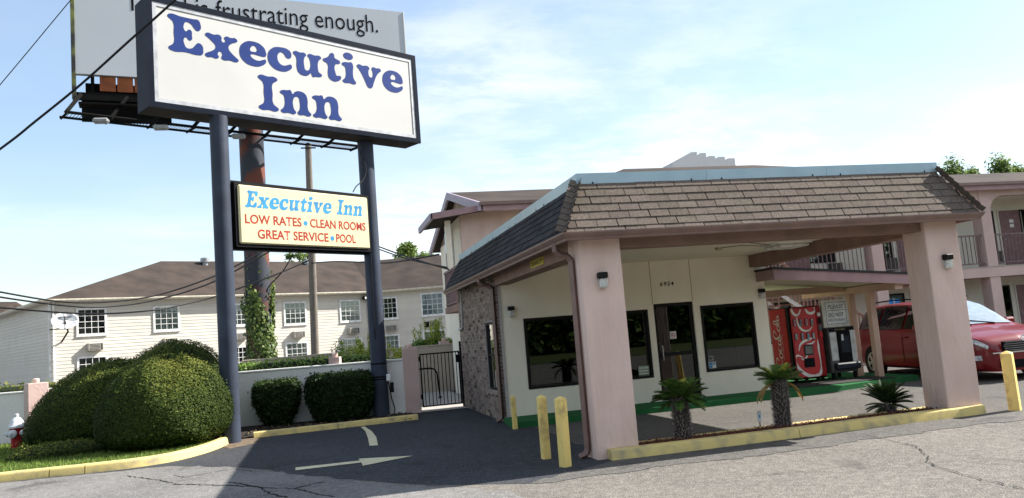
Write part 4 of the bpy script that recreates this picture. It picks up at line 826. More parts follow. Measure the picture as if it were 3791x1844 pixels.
for a in range(len(cols)+1):
    x0 = (cols[a-1]+.22) if a else cols[0]-SP+.22; x1 = (cols[a]-.22) if a < len(cols) else cols[-1]+SP-.22; r = .58; zt, zb = 5.2, 5.2-r
    arc = [(x1-r+r*math.cos(t), zb+r*math.sin(t)) for t in np.linspace(0, math.pi/2, 9)]+[(x0+r-r*math.sin(t), zb+r*math.cos(t)) for t in np.linspace(0, math.pi/2, 9)]
    poly = [(x0-.22, 5.5), (x0-.22, 5.4), (x0, 5.4), (x0, zb)][:0]
    poly = arc+[(x0, 5.449), (x1, 5.449)]
    MB().prism([(x, MY+.03, z) for x, z in poly], (0, .32, 0)).build('arch', PINKD, MW)
    if x0 < 8.8: continue
    rl = MB().box((x0, MY+.1, 3.82), (x1, MY+.16, 3.87)).build('railing', RAILM, MW); MB().box((x0, MY+.11, 2.86), (x1, MY+.15, 2.90)).build('bottom_rail', RAILM, rl)
    bm_ = MB().box((-.011, -.011, 2.9), (.011, .011, 3.82)).mesh('baluster', RAILM); nb = int((x1-x0)/.16)
    for k in range(1, nb): adopt(link('baluster', bm_, None, Matrix.Translation((x0+(x1-x0)*k/nb, MY+.13, 0))), rl)
def motel_window(x0, x1, z0, z1, cm=CURTD):
    w = ring(MB(), x0, x1, z0, z1, BY-.05, BY-.002, .06).build('window', DARKFR, MW); MB().box((x0+.06, BY-.015, z0+.06), (x1-.06, BY-.008, z1-.06)).build('curtain', cm, w); MB().box((x0+.06, BY-.032, z0+.06), (x1-.06, BY-.026, z1-.06)).build('pane', WGL, w)
def motel_door(x0, z0, plates=True):
    d = MB().box((x0, BY-.04, z0), (x0+.95, BY-.002, z0+2.08)).build('door', PDOOR, MW); MB().tube([(x0+.09, BY-.09, z0+1.0), (x0+.09, BY-.04, z0+1.0)], .03, 8).build('handle', VENT, d)
    if plates:
        for dz in (1.45, 1.62): MB().box((x0+.42, BY-.046, z0+dz), (x0+.6, BY-.041, z0+dz+.12)).build('number_plate', SW, d)
    ring(MB(), x0-.06, x0+1.01, z0, z0+2.14, BY-.03, BY-.001, .058).build('door_frame', CRW, d)
GCUR = mat('grey_curtain', (.30, .32, .33), .8, (.2, .22, .23), 2, stretch=(14, 14, .3))
for k, x in enumerate([cols[2]-SP*2, cols[2]-SP, cols[2], cols[2]+SP, cols[2]+2*SP]):
    motel_window(x+1.05, x+1.75, 3.35, 4.85); motel_door(x+2.0, ZS1+.002); MB().cbox((x+1.3, BY-.25, 2.9), (x+1.75, BY-.003, 3.35), .02).build('air_conditioner', ACD, MW)
    motel_window(x+.95, x+2.0, .75, 2.1, GCUR); motel_door(x+2.3, 0.0, False)
    motel_window(x-1.6, x-.55, 3.35, 4.85, CURTD); motel_window(x-1.7, x-.5, .8, 2.1, GCUR); MB().cbox((x-.9, BY-.25, 2.9), (x-.45, BY-.003, 3.3), .02).build('air_conditioner', ACD, MW)
# roof, fascia, gutter
XG = 1.5; RY, RZ = 17.5, 6.88; EZ = 5.62
b = MB(); T_ = .12
b.prism([(XG-.25, MY-.25, EZ), (XG-.25, RY, RZ+.06), (XG-.25, 22.8, EZ-.1), (XG-.25, 22.8, EZ-.22), (XG-.25, RY, RZ-.06), (XG-.25, MY-.25, EZ-.12)], (50, 0, 0)); MR = b.build('roof', ROOFB, MW)
MB().box((XG-.2, MY-.29, EZ-.26), (50, MY-.251, EZ-.02)).build('fascia', MAUVE, MR); MB().box((XG-.28, MY-.37, EZ-.10), (50, MY-.292, EZ-.005)).build('gutter', GUT, MR)
MB().box((XG, MY-.25, 5.45), (48, MY+.42, 5.5)).build('soffit', CRW, MR)
for s_, e_ in (((MY-.3, EZ), (RY, RZ+.07)), ((22.9, EZ-.1), (RY, RZ+.07))):
    MB().hexa([(XG-.34, s_[0], s_[1]-.26), (XG-.26, s_[0], s_[1]-.26), (XG-.26, e_[0], e_[1]-.26), (XG-.34, e_[0], e_[1]-.26), (XG-.34, s_[0], s_[1]), (XG-.26, s_[0], s_[1]), (XG-.26, e_[0], e_[1]), (XG-.34, e_[0], e_[1])]).build('rake_board', mat('lilac_fascia', (.40, .33, .39), .5), MR)
MB().box((XG+.002, 15.96, 0), (XG+.2, 22.0, 5.498)).build('gable_wall', CREAM, MW)
MB().prism([(XG, MY+.5, 5.5), (XG, 22.0, 5.5), (XG, RY, RZ-.1)], (.2, 0, 0)).build('gable', mat('gable_brick', (.24, .165, .12), .9, (.33, .27, .22), 5, 3), MW)
# left end: pink wall, end wall with window, shed roof over the end balcony
MB().box((.75, 12.9, 0), (5.0, 13.05, 5.5)).build('front_wall', PINK, MW); MB().box((.751, 13.051, 0), (.95, 15.95, 5.5)).build('end_wall', CREAM, MW)
MB().box((2.25, 12.86, 5.02), (2.42, 12.905, 5.12)).build('wall_vent', DARKFR, MW)
w = MB().box((.70, 14.35, 4.05), (.748, 15.75, 5.22)).build('window', TRIM, MW); MB().box((.69, 14.45, 4.13), (.699, 15.0, 5.14)).box((.69, 15.06, 4.13), (.699, 15.65, 5.14)).build('pane', mat('dark_pane', (.05, .06, .07), .05, spec=.8), w)
MB().hexa([(-.16, 12.36, 5.26), (1.75, 12.36, 5.50), (1.75, 15.0, 5.50), (-.16, 15.0, 5.26), (-.16, 12.36, 5.30), (1.75, 12.36, 5.56), (1.75, 15.0, 5.56), (-.16, 15.0, 5.30)]).build('shed_roof', ROOFB, MW)
MB().hexa([(-.2, 12.30, 5.20), (1.74, 12.30, 5.45), (1.74, 12.358, 5.45), (-.2, 12.358, 5.20), (-.2, 12.30, 5.38), (1.74, 12.30, 5.63), (1.74, 12.358, 5.63), (-.2, 12.358, 5.38)]).build('shed_fascia', MAUVE, MW)
MB().hexa([(-.24, 12.30, 5.18), (-.161, 12.30, 5.18), (-.161, 15.05, 5.18), (-.24, 15.05, 5.18), (-.24, 12.30, 5.36), (-.161, 12.30, 5.37), (-.161, 15.05, 5.37), (-.24, 15.05, 5.36)]).build('shed_fascia', mat('lilac_fascia', (0, 0, 0)), MW)
MB().box((.3, 12.92, 2.7), (.45, 13.08, 5.24)).build('end_post', CREAM, MW)
MB().box((.18, 10.6, 2.5), (.749, 13.3, 2.68)).build('end_slab', BEAM, MW)
rl = MB().box((.2, 10.6, 3.66), (.26, 13.3, 3.72)).build('railing', RAILM, MW); MB().box((.2, 10.6, 2.74), (.26, 13.3, 2.78)).build('bottom_rail', RAILM, rl); bm_ = MB().box((-.012, -.012, 2.68), (.012, .012, 3.66)).mesh('baluster', RAILM)
for k in range(22): adopt(link('baluster', bm_, None, Matrix.Translation((.23, 10.68+.122*k, 0))), rl)
# stepped block on the roof
zz0 = RZ-.3; X0, X1 = at_y(2400+245*.3672, 540+190*.3672, 17.3)[0], at_y(2400+880*.3672, 540+190*.3672, 17.3)[0]
zs = [at_y(2400+x*.3672, 540+y*.3672, 17.3)[2] for x, y in ((245, 165), (435, 62), (490, 62), (491, 92), (525, 72), (583, 72), (584, 114), (612, 102), (672, 102), (673, 127), (710, 110), (772, 110), (773, 140), (805, 125), (872, 125))]
xs = [at_y(2400+x*.3672, 540+y*.3672, 17.3)[0] for x, y in ((245, 165), (435, 62), (490, 62), (491, 92), (525, 72), (583, 72), (584, 114), (612, 102), (672, 102), (673, 127), (710, 110), (772, 110), (773, 140), (805, 125), (872, 125))]
MB().prism([(X0, 17.3, zz0)]+[(x, 17.3, z) for x, z in zip(xs, zs)]+[(xs[-1], 17.3, zz0)], (.0, 1.2, 0)).build('stepped_roof_block', mat('pale_roof_block', (.70, .69, .68), .8, (.66, .65, .64)), MW)

# ------------------------------------------------------------------ boundary walls, gate, pool corner
wA, wB = np.array([-5.49, 10.78]), np.array([-1.5, 9.92]); dW, nW = un(wA, wB)
wl0 = wA-dW*9; zl = float(at_v(50, 1451, wl0, wA)[2])
def low_wall(name, a, b, h, label, WHITEW=WHITEW):
    M = frame(a, b); L = np.linalg.norm(b-a); t = thing(name, label, 'wall', (*((a+b)/2), 0)); MB(M).box((0, -.2, -.3), (L, 0, h-.05)).build('wall', WHITEW, t); MB(M).cbox((-.0, -.225, h-.05), (L, .025, h), .012).build('coping', WHITEW, t); return M
low_wall('planter_wall', wA, wB, 1.37, 'low white stucco wall behind the two clipped dark shrubs')
pk = at_v(139, 1440, wl0, wA); low_wall('verge_wall', wl0-dW*4, pk[:2]+0, zl, 'low white stucco wall behind the red and white fire hydrant')
low_wall('hedge_wall', pk[:2]+dW*.02, wA-dW*.01, zl+.02, 'low white stucco wall running behind the big rounded hedges')
def pink_post(x, y, w, h, rz, label, fin=True):
    t = thing('wall_post', label, 'post', (x, y, 0), rz, 'pink stucco wall posts'); M = Matrix.Translation((x, y, 0)) @ Matrix.Rotation(rz, 4, 'Z'); MB(M).cbox((-w/2, -w/2, -.2), (w/2, w/2, h), .012).build('shaft', PINKD, t)
    if fin: MB(M).lathe([(.06, h), (.075, h+.02), (.075, h+.09), (.05, h+.11), (0, h+.115)], (0, 0, 0), 16).build('finial', PINK, t, True)
zp = at_v(139, 1417, wl0, wA)[2]; pink_post(pk[0], pk[1]-.1, .44, zp, .5, 'squat pink stucco wall post between the fire hydrant and the hedge')
pink_post(-1.29, 10.12, .40, 1.61, -.1, 'pink stucco gate post at the hinge side of the black pool gate')
q = at_v(1241, 1335, wA, wB); pink_post(q[0], q[1]+.18, .27, at_v(1241, 1322, wA, wB)[2], -.2, 'short pink post rising just above the white wall by the utility pole')
gA, gB = np.array([-1.03, 10.35]), np.array([-.0, 10.35]); MG = frame(gA, gB); LG = gB[0]-gA[0]
GT = thing('pool_gate', 'black metal pool gate of thin upright bars beside the brick wall', 'gate', (-.5, 10.35, 0)); zt = 1.44
ring(MB(MG), 0, LG, .09, zt, -.02, .02, .035).build('gate_frame', BLACK, GT)
for k in range(1, 11): MB(MG).box((LG*k/11-.009, -.009, .12), (LG*k/11+.009, .009, zt-.03)).build('bar', BLACK, GT)
MB(MG).box((-.07, -.03, 0), (-.03, .03, 1.5)).build('hinge_post', BLACK, GT); MB(MG).box((LG+.01, -.035, 0), (LG+.055, .035, 1.68)).build('latch_post', BLACK, GT)
for z in (.3, 1.25): MB(MG).box((-.05, -.035, z), (.03, .035, z+.12)).build('hinge', BLACK, GT)
MB(MG).cbox((LG-.1, .02, 1.15), (LG+.02, .06, 1.35), .01).build('latch', BLACK, GT)
sheet('gate_sill', [(-1.3, 9.75), (.04, 9.75), (.04, 10.4), (-1.3, 10.4)], .02, CONC, .3, 0)
sheet('pool_deck', [(-9, 11.3), (-1.2, 10.45), (.04, 10.41), (.7, 10.41), (.7, 22), (-9, 22)], .016, CONC, .5, 0)
yb = at_z(1600, 1452)[1]; low_wall('pool_wall', np.array([-6, yb]), np.array([1.4, yb-.1]), 1.62, 'cream wall across the pool deck seen through the gate bars', mat('tan_pool_wall', (.46, .39, .32), .9, (.40, .34, .28), 2))
q = at_z(1651, 1444); pink_post(q[0], q[1]-.3, .34, 1.72, 0, 'pink post standing by the pool deck seen through the gate')
q = at_z(1600, 1478); HR = thing('pool_handrail', 'dark bent tube handrail on the pool deck behind the gate', 'handrail', (q[0], q[1], 0)); hz = .93
MB().tube([(q[0]-.9, q[1], .0), (q[0]-.9, q[1], hz-.1), (q[0]-.8, q[1], hz), (q[0]+.0, q[1], hz), (q[0]+.13, q[1], hz-.04), (q[0]+.2, q[1], hz-.16), (q[0]+.25, q[1], .02)], .025, 8).build('tube', DS, HR, True)
MB().lathe([(.06, .01), (.06, .05), (.03, .06)], (q[0]+.25, q[1], 0), 12).build('floor_flange', DS, HR, True)
# ------------------------------------------------------------------ covered walk, drink and ice machines, stair
e_ = lambda x, y: (2700+x*.4789, 840+y*.4789)
CX0, CX1, CY0, CY1 = 5.9, 9.75, 4.85, 8.7; KZ = lambda x: 2.715-.092*(x-CX0)
CWK = thing('covered_walk', 'low covered walk with sloping mauve fascia between the office and the motel wing', 'canopy', (7.8, 6.5, 0))
def sslab(b, x0, x1, y0, y1, t, d): return b.hexa([(x0, y0, KZ(x0)-t), (x1, y0, KZ(x1)-t), (x1, y1, KZ(x1)-t), (x0, y1, KZ(x0)-t), (x0, y0, KZ(x0)-d), (x1, y0, KZ(x1)-d), (x1, y1, KZ(x1)-d), (x0, y1, KZ(x0)-d)])
sslab(MB(), CX0+.04, CX1-.04, CY0+.04, WY-.01, .20, .05).build('roof_slab', CEIL, CWK); sslab(MB(), XR+.01, CX1-.04, WY-.0095, CY1, .20, .05).build('roof_slab', CEIL, CWK)
sslab(MB(), CX0-.03, CX1+.03, CY0-.03, WY-.01, .045, .0).build('roof_edge', mat('dark_drip_edge', (.03, .03, .032), .5), CWK); sslab(MB(), XR+.01, CX1+.03, WY-.0095, CY1+.03, .045, .0).build('roof_edge', mat('dark_drip_edge', (0, 0, 0)), CWK)
sslab(MB(), CX0, CX1, CY0, CY0+.038, .26, .046).build('fascia', MAUVE, CWK); sslab(MB(), CX0, CX0+.038, CY0+.0385, WY-.01, .26, .046).build('fascia', MAUVE, CWK); sslab(MB(), CX1-.038, CX1, CY0+.0385, CY1, .26, .046).build('fascia', MAUVE, CWK)
TAN = mat('tan_post_paint', (.55, .38, .29), .75, (.48, .33, .25), 3)
q1, q2 = at_z(*e_(1165, 1156), .11), at_z(*e_(1010, 1150), .11)
for q in (q1, q2): MB().cbox((q[0]-.075, q[1]-.075, .1), (q[0]+.075, q[1]+.075, 2.06), .008).build('post', TAN, CWK)
MB().box((q1[0]-.1, CY0+.1, 2.06), (q1[0]+.1, CY1-.2, KZ(q1[0])-.21)).build('beam', TAN, CWK); MB().box((6.3, q2[1]+.1, 2.14), (q1[0]-.101, q2[1]+.26, 2.29)).build('beam', TAN, CWK)
# red drink machine
VY = 6.2; VX0, VX1, VZ0, VZ1 = 6.99, 7.80, .13, 1.85
VM = thing('drink_machine', 'red Coca-Cola drink vending machine against the stair by the office corner', 'vending machine', (7.4, 6.6, .11))
VB = MB().cbox((VX0, VY+.01, VZ0+.06), (VX1, VY+.8, VZ1), .012).build('cabinet', BLACK, VM)
VR = mat('drink_red', (.50, .018, .022), .3, (.44, .014, .018), 2, spec=.5, coat=.3); VW = mat('drink_white', (.82, .78, .72), .35)
MB().cbox((VX0+.03, VY-.05, VZ0+.1), (VX1-.13, VY+.009, VZ1-.02), .02).build('door_panel', VR, VM); MB().cbox((VX1-.128, VY-.045, VZ0+.1), (VX1-.005, VY+.009, VZ1-.02), .015).build('control_strip', mat('strip_red', (.30, .012, .014), .35), VM)
MB().box((VX0-.008, VY+.12, VZ0+.12), (VX0-.001, VY+.79, VZ1-.02)).build('side_panel', mat('drink_side_red', (.60, .025, .022), .55, (.54, .02, .018), 2, spec=.1), VM)  # brighter than the door red: lifts the shaded side through its colour
for x in (VX0+.06, VX1-.06):
    for y in (VY+.08, VY+.72): MB().box((x-.03, y-.03, .11), (x+.03, y+.03, VZ0+.07)).build('foot', BLACK, VM)
def ribbon(name, pts, to3, mt, parent, n=6):
    """brush stroke: centre line with widths, in a 2-D plane mapped by to3"""
    P = smooth_path([np.array(p, float) for p in pts], n); rows = [[], []]
    for i, p in enumerate(P):
        d = P[min(i+1, len(P)-1)][:2]-P[max(i-1, 0)][:2]; nrm = np.array([-d[1], d[0]])/max(1e-9, np.linalg.norm(d)); w = max(p[2], 1e-4)/2
        rows[0].append(to3(*(p[:2]+nrm*w))); rows[1].append(to3(*(p[:2]-nrm*w)))
    return MB().grid(rows).build(name, mt, parent)
fp = [0]
def on_front(x, y): fp[0] += 1; q = at_y(*e_(x, y), VY-.056); return (min(max(q[0], VX0+.04), VX1-.14), VY-.053-.00004*(fp[0] % 97), min(max(q[2], VZ0+.11), VZ1-.03))
for st in ([(572, 1012, 4), (535, 995, 12), (511, 1012, 18), (522, 1068, 20), (575, 1128, 24), (645, 1155, 26), (700, 1138, 24), (716, 1085, 18), (706, 1010, 15), (693, 940, 18), (683, 868, 3)],
           [(478, 632, 14), (488, 660, 18), (512, 684, 18), (538, 672, 12), (548, 640, 8)], [(588, 636, 12), (606, 662, 18), (636, 668, 20), (662, 648, 14), (656, 618, 8)],
           [(540, 960, 4), (548, 915, 14), (578, 885, 18), (620, 868, 16), (655, 850, 4)], [(556, 1018, 4), (578, 1025, 12), (602, 1000, 12), (596, 978, 6)], [(600, 905, 4), (640, 900, 12), (662, 880, 6)],
           [(520, 700, 6), (535, 760, 14), (570, 800, 16), (615, 800, 12), (640, 770, 5)]): ribbon('script_stroke', st, on_front, VW, VM)
CANS = [(.45, .05, .05), (.08, .08, .09), (.42, .06, .05), (.12, .13, .14), (.30, .34, .22), (.18, .17, .2), (.10, .35, .5), (.42, .46, .42)]
for i, (x, y) in enumerate([(505, 742), (551, 740), (596, 737), (637, 735), (517, 850), (565, 847), (610, 845), (650, 842)]):
    q = at_y(*e_(x, y), VY-.06); bt = MB(); ov = [(.036*math.cos(a)*(1 if True else 1), .088*np.sign(math.sin(a))*abs(math.sin(a))**.55) for a in np.linspace(0, 2*math.pi, 20, endpoint=False)]
    bt.prism([(q[0]+a, VY-.052, q[2]+c) for a, c in ov], (0, -.018, 0)); o = bt.build('selection_button', BLACK, VM)
    MB().prism([(q[0]+a*.78, VY-.0705, q[2]+c*.86) for a, c in ov], (0, -.003, 0)).build('button_frame', mat('button_silver', (.5, .5, .5), .35), o)
    MB().cbox((q[0]-.016, VY-.079, q[2]-.05), (q[0]+.016, VY-.0738, q[2]+.05), .004).build('can_picture', mat('can_%d' % i, CANS[i], .4), o)
def vpanel(x0, x1, y0, y1, name, m_, d=.02):
    a, c = at_y(*e_(x0, y0), VY-.055), at_y(*e_(x1, y1), VY-.055); return MB().cbox((a[0], VY-.05-d, c[2]), (c[0], VY-.048, a[2]), .006).build(name, m_, VM)
vpanel(575, 652, 915, 988, 'display', mat('display_frame', (.05, .05, .05), .4), .022); vpanel(582, 645, 925, 978, 'display_window', mat('display_grey', (.22, .22, .20), .3), .025)
vpanel(578, 664, 1018, 1080, 'dispense_slot', BLACK, .022)
a = VX1-.1
for z0, z1, m_ in ((1.42, 1.56, BLACK), (1.26, 1.40, mat('coin_grey', (.09, .10, .12), .4)), (1.12, 1.24, SRed), (1.60, 1.68, SW)): MB().cbox((a, VY-.06, z0), (a+.085, VY-.044, z1), .004).build('coin_panel', m_, VM)
# vertical script on the side
sp_ = [0]
def sp_next(): sp_[0] += 1; return sp_[0]
def on_side(s, t): return (VX0-.0105-.00004*(sp_next() % 83), VY+.70-t*.42, .50+s*1.18)       # s up the panel, t across (letters read upwards)
SS = [[(.10,.30,.03),(.16,.12,.05),(.08,.02,.06),(.0,.14,.07),(.0,.42,.075),(.06,.62,.07),(.14,.60,.03)],
      [(.20,.40,.05),(.16,.58,.055),(.21,.72,.05),(.27,.58,.055),(.24,.40,.05),(.20,.42,.03)], [(.38,.42,.03),(.33,.40,.05),(.30,.56,.055),(.34,.72,.05),(.40,.64,.03)],
      [(.50,.40,.03),(.44,.42,.05),(.42,.58,.05),(.46,.70,.05),(.51,.55,.05),(.52,.42,.03),(.51,.60,.05),(.54,.72,.04),(.58,.62,.02)],
      [(.62,.34,.02),(.70,.10,.05),(.62,.0,.06),(.55,.16,.07),(.56,.46,.075),(.62,.66,.07),(.70,.60,.03)],
      [(.74,.44,.05),(.70,.60,.05),(.75,.74,.05),(.80,.60,.05),(.78,.44,.05),(.74,.46,.03)], [(.84,.66,.03),(.90,.28,.05),(.87,.10,.04),(.83,.34,.05),(.84,.70,.05),(.89,.72,.03)],
      [(.97,.48,.03),(.92,.50,.05),(.90,.64,.05),(.93,.74,.05),(.98,.60,.05),(.985,.50,.03),(.98,.66,.05),(1.02,.74,.03)], [(.12,.80,.02),(.35,.86,.035),(.55,.80,.04),(.62,.90,.02)]]
for st in SS: ribbon('script_stroke', [(s, t, w*.6) for s, t, w in st], lambda a, c: on_side(a, c), VW, VM)
# ice machine with notice board
IY = 6.15; IX0, IX1 = 7.93, 8.62
IM = thing('ice_machine', 'black and white ice dispenser under a do not fill coolers board', 'ice machine', (8.27, 6.5, .11)); IG = mat('ice_grey', (.13, .12, .125), .5); IW = mat('ice_white', (.62, .61, .58), .5)
MB().cbox((IX0, IY, .27), (IX1, IY+.75, 1.31), .015).build('cabinet', IG, IM); MB().cbox((IX0+.02, IY-.02, .55), (IX0+.2, IY-.001, 1.2), .006).build('side_panel', IW, IM); MB().cbox((IX1-.14, IY-.03, .5), (IX1-.005, IY-.001, 1.22), .006).build('side_panel', IW, IM)
MB().cbox((IX0+.205, IY-.06, .50), (IX1-.145, IY-.001, 1.22), .02).build('dispenser', BLACK, IM); MB().box((IX0+.27, IY-.064, .72), (IX1-.2, IY-.0605, 1.10)).build('recess', mat('ice_recess', (.03, .035, .045), .25), IM); MB().box((IX0+.29, IY-.07, 1.0), (IX0+.34, IY-.0645, 1.14)).build('label_strip', SW, IM)
MB().cbox((IX0+.05, IY-.14, .34), (IX1-.0, IY-.001, .495), .03).build('drip_tray', mat('tray_dark', (.03, .035, .045), .4), IM); MB().cbox((IX0+.02, IY-.035, 1.225), (IX1-.02, IY-.001, 1.30), .006).build('header', BLACK, IM)
text_mesh('ICE CUBES', mat('header_tan', (.45, .36, .22), .5), 'lettering', (IX0+.16, IY-.037, 1.242), (1, 0, 0), (0, 0, 1), .27, .035, IM)
for x in (IX0+.06, IX1-.06):
    for y in (IY+.06, IY+.68): MB().box((x-.035, y-.035, .1), (x+.035, y+.035, .28)).build('foot', BLACK, IM)
NB = thing('notice_board', 'white board reading please do not fill coolers standing on the ice machine', 'sign', (8.2, IY+.1, 1.31)); bx0, bx1, bz0, bz1 = 7.86, 8.56, 1.312, 1.965
MB().cbox((bx0, IY+.02, bz0), (bx1, IY+.12, bz1), .012).build('board', mat('board_cream', (.66, .63, .55), .5), NB); MB().box((bx0+.06, IY+.012, bz0+.05), (bx1-.06, IY+.019, bz1-.05)).build('notice', SW, NB)
ring(MB(), bx0+.08, bx1-.08, bz0+.07, bz1-.07, IY+.009, IY+.0115, .01).build('border', mat('ink_navy', (.02, .03, .07), .5), NB); INKN = mat('ink_navy', (0, 0, 0)); cx = (bx0+bx1)/2
text_mesh('PLEASE', INKN, 'lettering', (cx, IY+.009, 1.745), (1, 0, 0), (0, 0, 1), .42, .095, NB, .0, .25, 'CENTER'); MB().box((bx0+.1, IY+.009, 1.70), (bx1-.1, IY+.011, 1.71)).build('rule', INKN, NB)
text_mesh('DO NOT', INKN, 'lettering', (cx, IY+.009, 1.56), (1, 0, 0), (0, 0, 1), .40, .085, NB, .012, 0, 'CENTER'); text_mesh('FILL COOLERS', INKN, 'lettering', (cx, IY+.009, 1.455), (1, 0, 0), (0, 0, 1), .44, .05, NB, .008, 0, 'CENTER')
tag(MB().box((6.5, 5.25, .114), (8.9, 6.15, .124)).build('floor_mat', mat('rubber_mat', (.035, .033, .032), .9)), 'dark rubber mat on the green carpet in front of the machines', 'mat')
# outside stair to the upper walkway
STM = mat('stair_brown', (.28, .16, .12), .7); STW = mat('stair_white', (.66, .60, .55), .7)
STR = thing('outside_stair', 'open stair with brown rails climbing to the motel walkway behind the drink machine', 'stair', (11, 11.3, 0)); nst = 15
for k in range(nst): x = 12.9-k*.265; z = .1+k*.185; MB().box((x-.28, 10.7, z), (x, 11.9, z+.05)).build('tread', STM, STR)
for y in (10.66, 11.92): MB().hexa([(12.9, y, -.05), (13.15, y, -.05), (9.1, y, 2.75), (8.9, y, 2.75), (12.9, y+.05, .2-.25), (13.15, y+.05, -.05), (9.1, y+.05, 2.75), (8.9, y+.05, 2.75)]).build('stringer', STW, STR)
bm_ = MB().box((-.015, -.015, 0), (.015, .015, 1.0)).mesh('baluster', STM)
for k in range(32): x = 12.8-k*.128; adopt(link('baluster', bm_, None, Matrix.Translation((x, 10.64, .1+(12.9-x)/.265*.185))), STR)
MB().hexa([(12.85, 10.61, 1.05), (12.95, 10.61, 1.05), (8.9, 10.61, 3.85), (8.8, 10.61, 3.85), (12.85, 10.67, 1.05), (12.95, 10.67, 1.05), (8.9, 10.67, 3.85), (8.8, 10.67, 3.85)]).build('handrail', STM, STR)
MB().box((7.6, 10.7, 2.6), (9.2, 12.3, 2.75)).build('landing', STM, STR)
for k in range(9): MB().box((8.0+k*.19, 10.60, 1.1), (8.03+k*.19, 10.63, 2.6)).build('screen_bar', STM, STR)
for k in range(6): MB().box((8.0, 10.631, 1.2+k*.24), (9.6, 10.65, 1.24+k*.24)).build('screen_rail', STM, STR)
# parking sign
hp = at_y(3311, 1127, 12.1); HS = thing('accessible_parking_sign', 'blue accessible parking sign on a post behind the red van', 'sign', (hp[0], 12.1, 0)); MB().tube([(hp[0], 12.12, 0), (hp[0], 12.12, hp[2]+.2)], .025, 8).build('post', VENT, HS)
MB().cbox((hp[0]-.2, 12.075, hp[2]-.25), (hp[0]+.2, 12.09, hp[2]+.16), .004).build('plate', mat('sign_blue', (.02, .20, .55), .4), HS)
b = MB(); b.lathe([(0, -.035), (.035, 0), (0, .035)], (hp[0]-.02, 12.07, hp[2]+.08), 10); b.tube([(hp[0]-.02, 12.072, hp[2]+.04), (hp[0]-.01, 12.072, hp[2]-.08), (hp[0]+.07, 12.072, hp[2]-.08), (hp[0]+.11, 12.072, hp[2]-.18)], .016, 6)
b.tube([(hp[0]-.05+.085*math.cos(t), 12.072, hp[2]-.12+.085*math.sin(t)) for t in np.linspace(2.2, 6.0, 10)], .012, 5); b.build('wheelchair_symbol', SW, HS)

# ------------------------------------------------------------------ red minivan, nose towards the street
def interp(tab, x): return float(np.interp(x, [a for a, _ in tab], [c for _, c in tab]))
ZT = [(0, .62), (.05, .78), (.18, .90), (.5, .985), (.9, 1.05), (1.2, 1.11), (1.6, 1.36), (2.0, 1.58), (2.35, 1.695), (2.8, 1.74), (3.5, 1.75), (4.4, 1.725), (4.75, 1.67), (4.9, 1.50), (5.02, 1.05), (5.08, .75)]
WBt = [(0, .52), (.06, .70), (.18, .84), (.4, .93), (.9, .98), (1.6, .995), (4.0, .995), (4.7, .96), (5.0, .88), (5.08, .80)]
WR = [(0, .45), (1.2, .78), (1.6, .74), (2.1, .68), (2.8, .665), (4.4, .65), (5.08, .58)]
def section(x):
    zt, wb, wr = interp(ZT, x), interp(WBt, x), interp(WR, x); zb = min(1.08, zt-.035); wr = min(wr, wb*.93) if zt > 1.16 else wb*.80
    up = zt-.045 if zt > 1.16 else zt-.012
    return [(0, .20), (wb*.86, .20), (wb*.965, .27), (wb*.985, .42), (wb, min(.62, zb-.16)), (wb*.995, min(.85, zb-.07)), (wb*.965, zb), (wb*.965+(wr-wb*.965)*.5, zb+(up-zb)*.53), (wr, up), (wr*.86, zt-.008), (wr*.45, zt+.012), (0, zt+.02)]
XS = [0, .03, .07, .13, .2, .32, .5, .72, .95, 1.2, 1.4, 1.6, 1.8, 2.0, 2.2, 2.4, 2.7, 3.1, 3.6, 4.1, 4.5, 4.7, 4.82, 4.92, 5.0, 5.05, 5.08]
vx, vy, vps = 10.16, 7.5, 1.72                       # right rear wheel contact and heading
hd2 = np.array([math.cos(vps), -math.sin(vps)]); ln = np.array([math.sin(vps), math.cos(vps)])   # heading, left-hand normal
VANM = Matrix.Identity(4)                            # van frame: x back from the nose, y to its right, z up
nose = np.array([vx, vy])+hd2*4.03+ln*.93
for i in range(2): VANM[i][0] = -hd2[i]; VANM[i][1] = -ln[i]; VANM[i][3] = nose[i]
VAN = thing('minivan', 'dark red minivan parked nose out between the pillar and the motel wing', 'van', (*(nose-hd2*2.5), 0))
CARP = mat('van_red_paint', (.18, .007, .012), .28, (.16, .006, .010), .6, spec=.3, coat=.45); CGL = mat('car_dark_glass', (.006, .006, .007), .04, spec=.35); CHR = mat('chrome', (.75, .76, .78), .12, metal=1.0); TYR = mat('tyre_rubber', (.018, .018, .018), .85); ALU = mat('alloy', (.46, .43, .39), .35, metal=.2)
b = MB(VANM)
for s in (1, -1): b.grid([[(x, s*y, z) for y, z in section(x)] for x in XS])
b.add([(0, y*s, z) for s in (1, -1) for y, z in (section(0) if s == 1 else section(0)[::-1])], [tuple(range(24))])
b.add([(5.08, y*s, z) for s in (1, -1) for y, z in (section(5.08) if s == 1 else section(5.08)[::-1])], [tuple(range(24))])
BODY = b.build('body', CARP, VAN, True)
def surf(x, t):
    s = section(x); i = int(min(t, 10.999)); f = t-i; a, c = s[i], s[i+1]; return a[0]+(c[0]-a[0])*f, a[1]+(c[1]-a[1])*f
def patch(name, m_, xs, tf, off=.022, side=1, n=8):
    """skin patch on the body; tf(x) gives the lower and upper section parameter"""
    rows = []
    for x in xs:
        t0, t1 = tf(x); row = []
        for k in range(n+1):
            y, z = surf(x, t0+(t1-t0)*k/n); row.append((x - (off if x < 1.3 else 0), side*(y+off), z+off*.6))
        rows.append(row)
    return MB(VANM).grid(rows).build(name, m_, VAN, True)
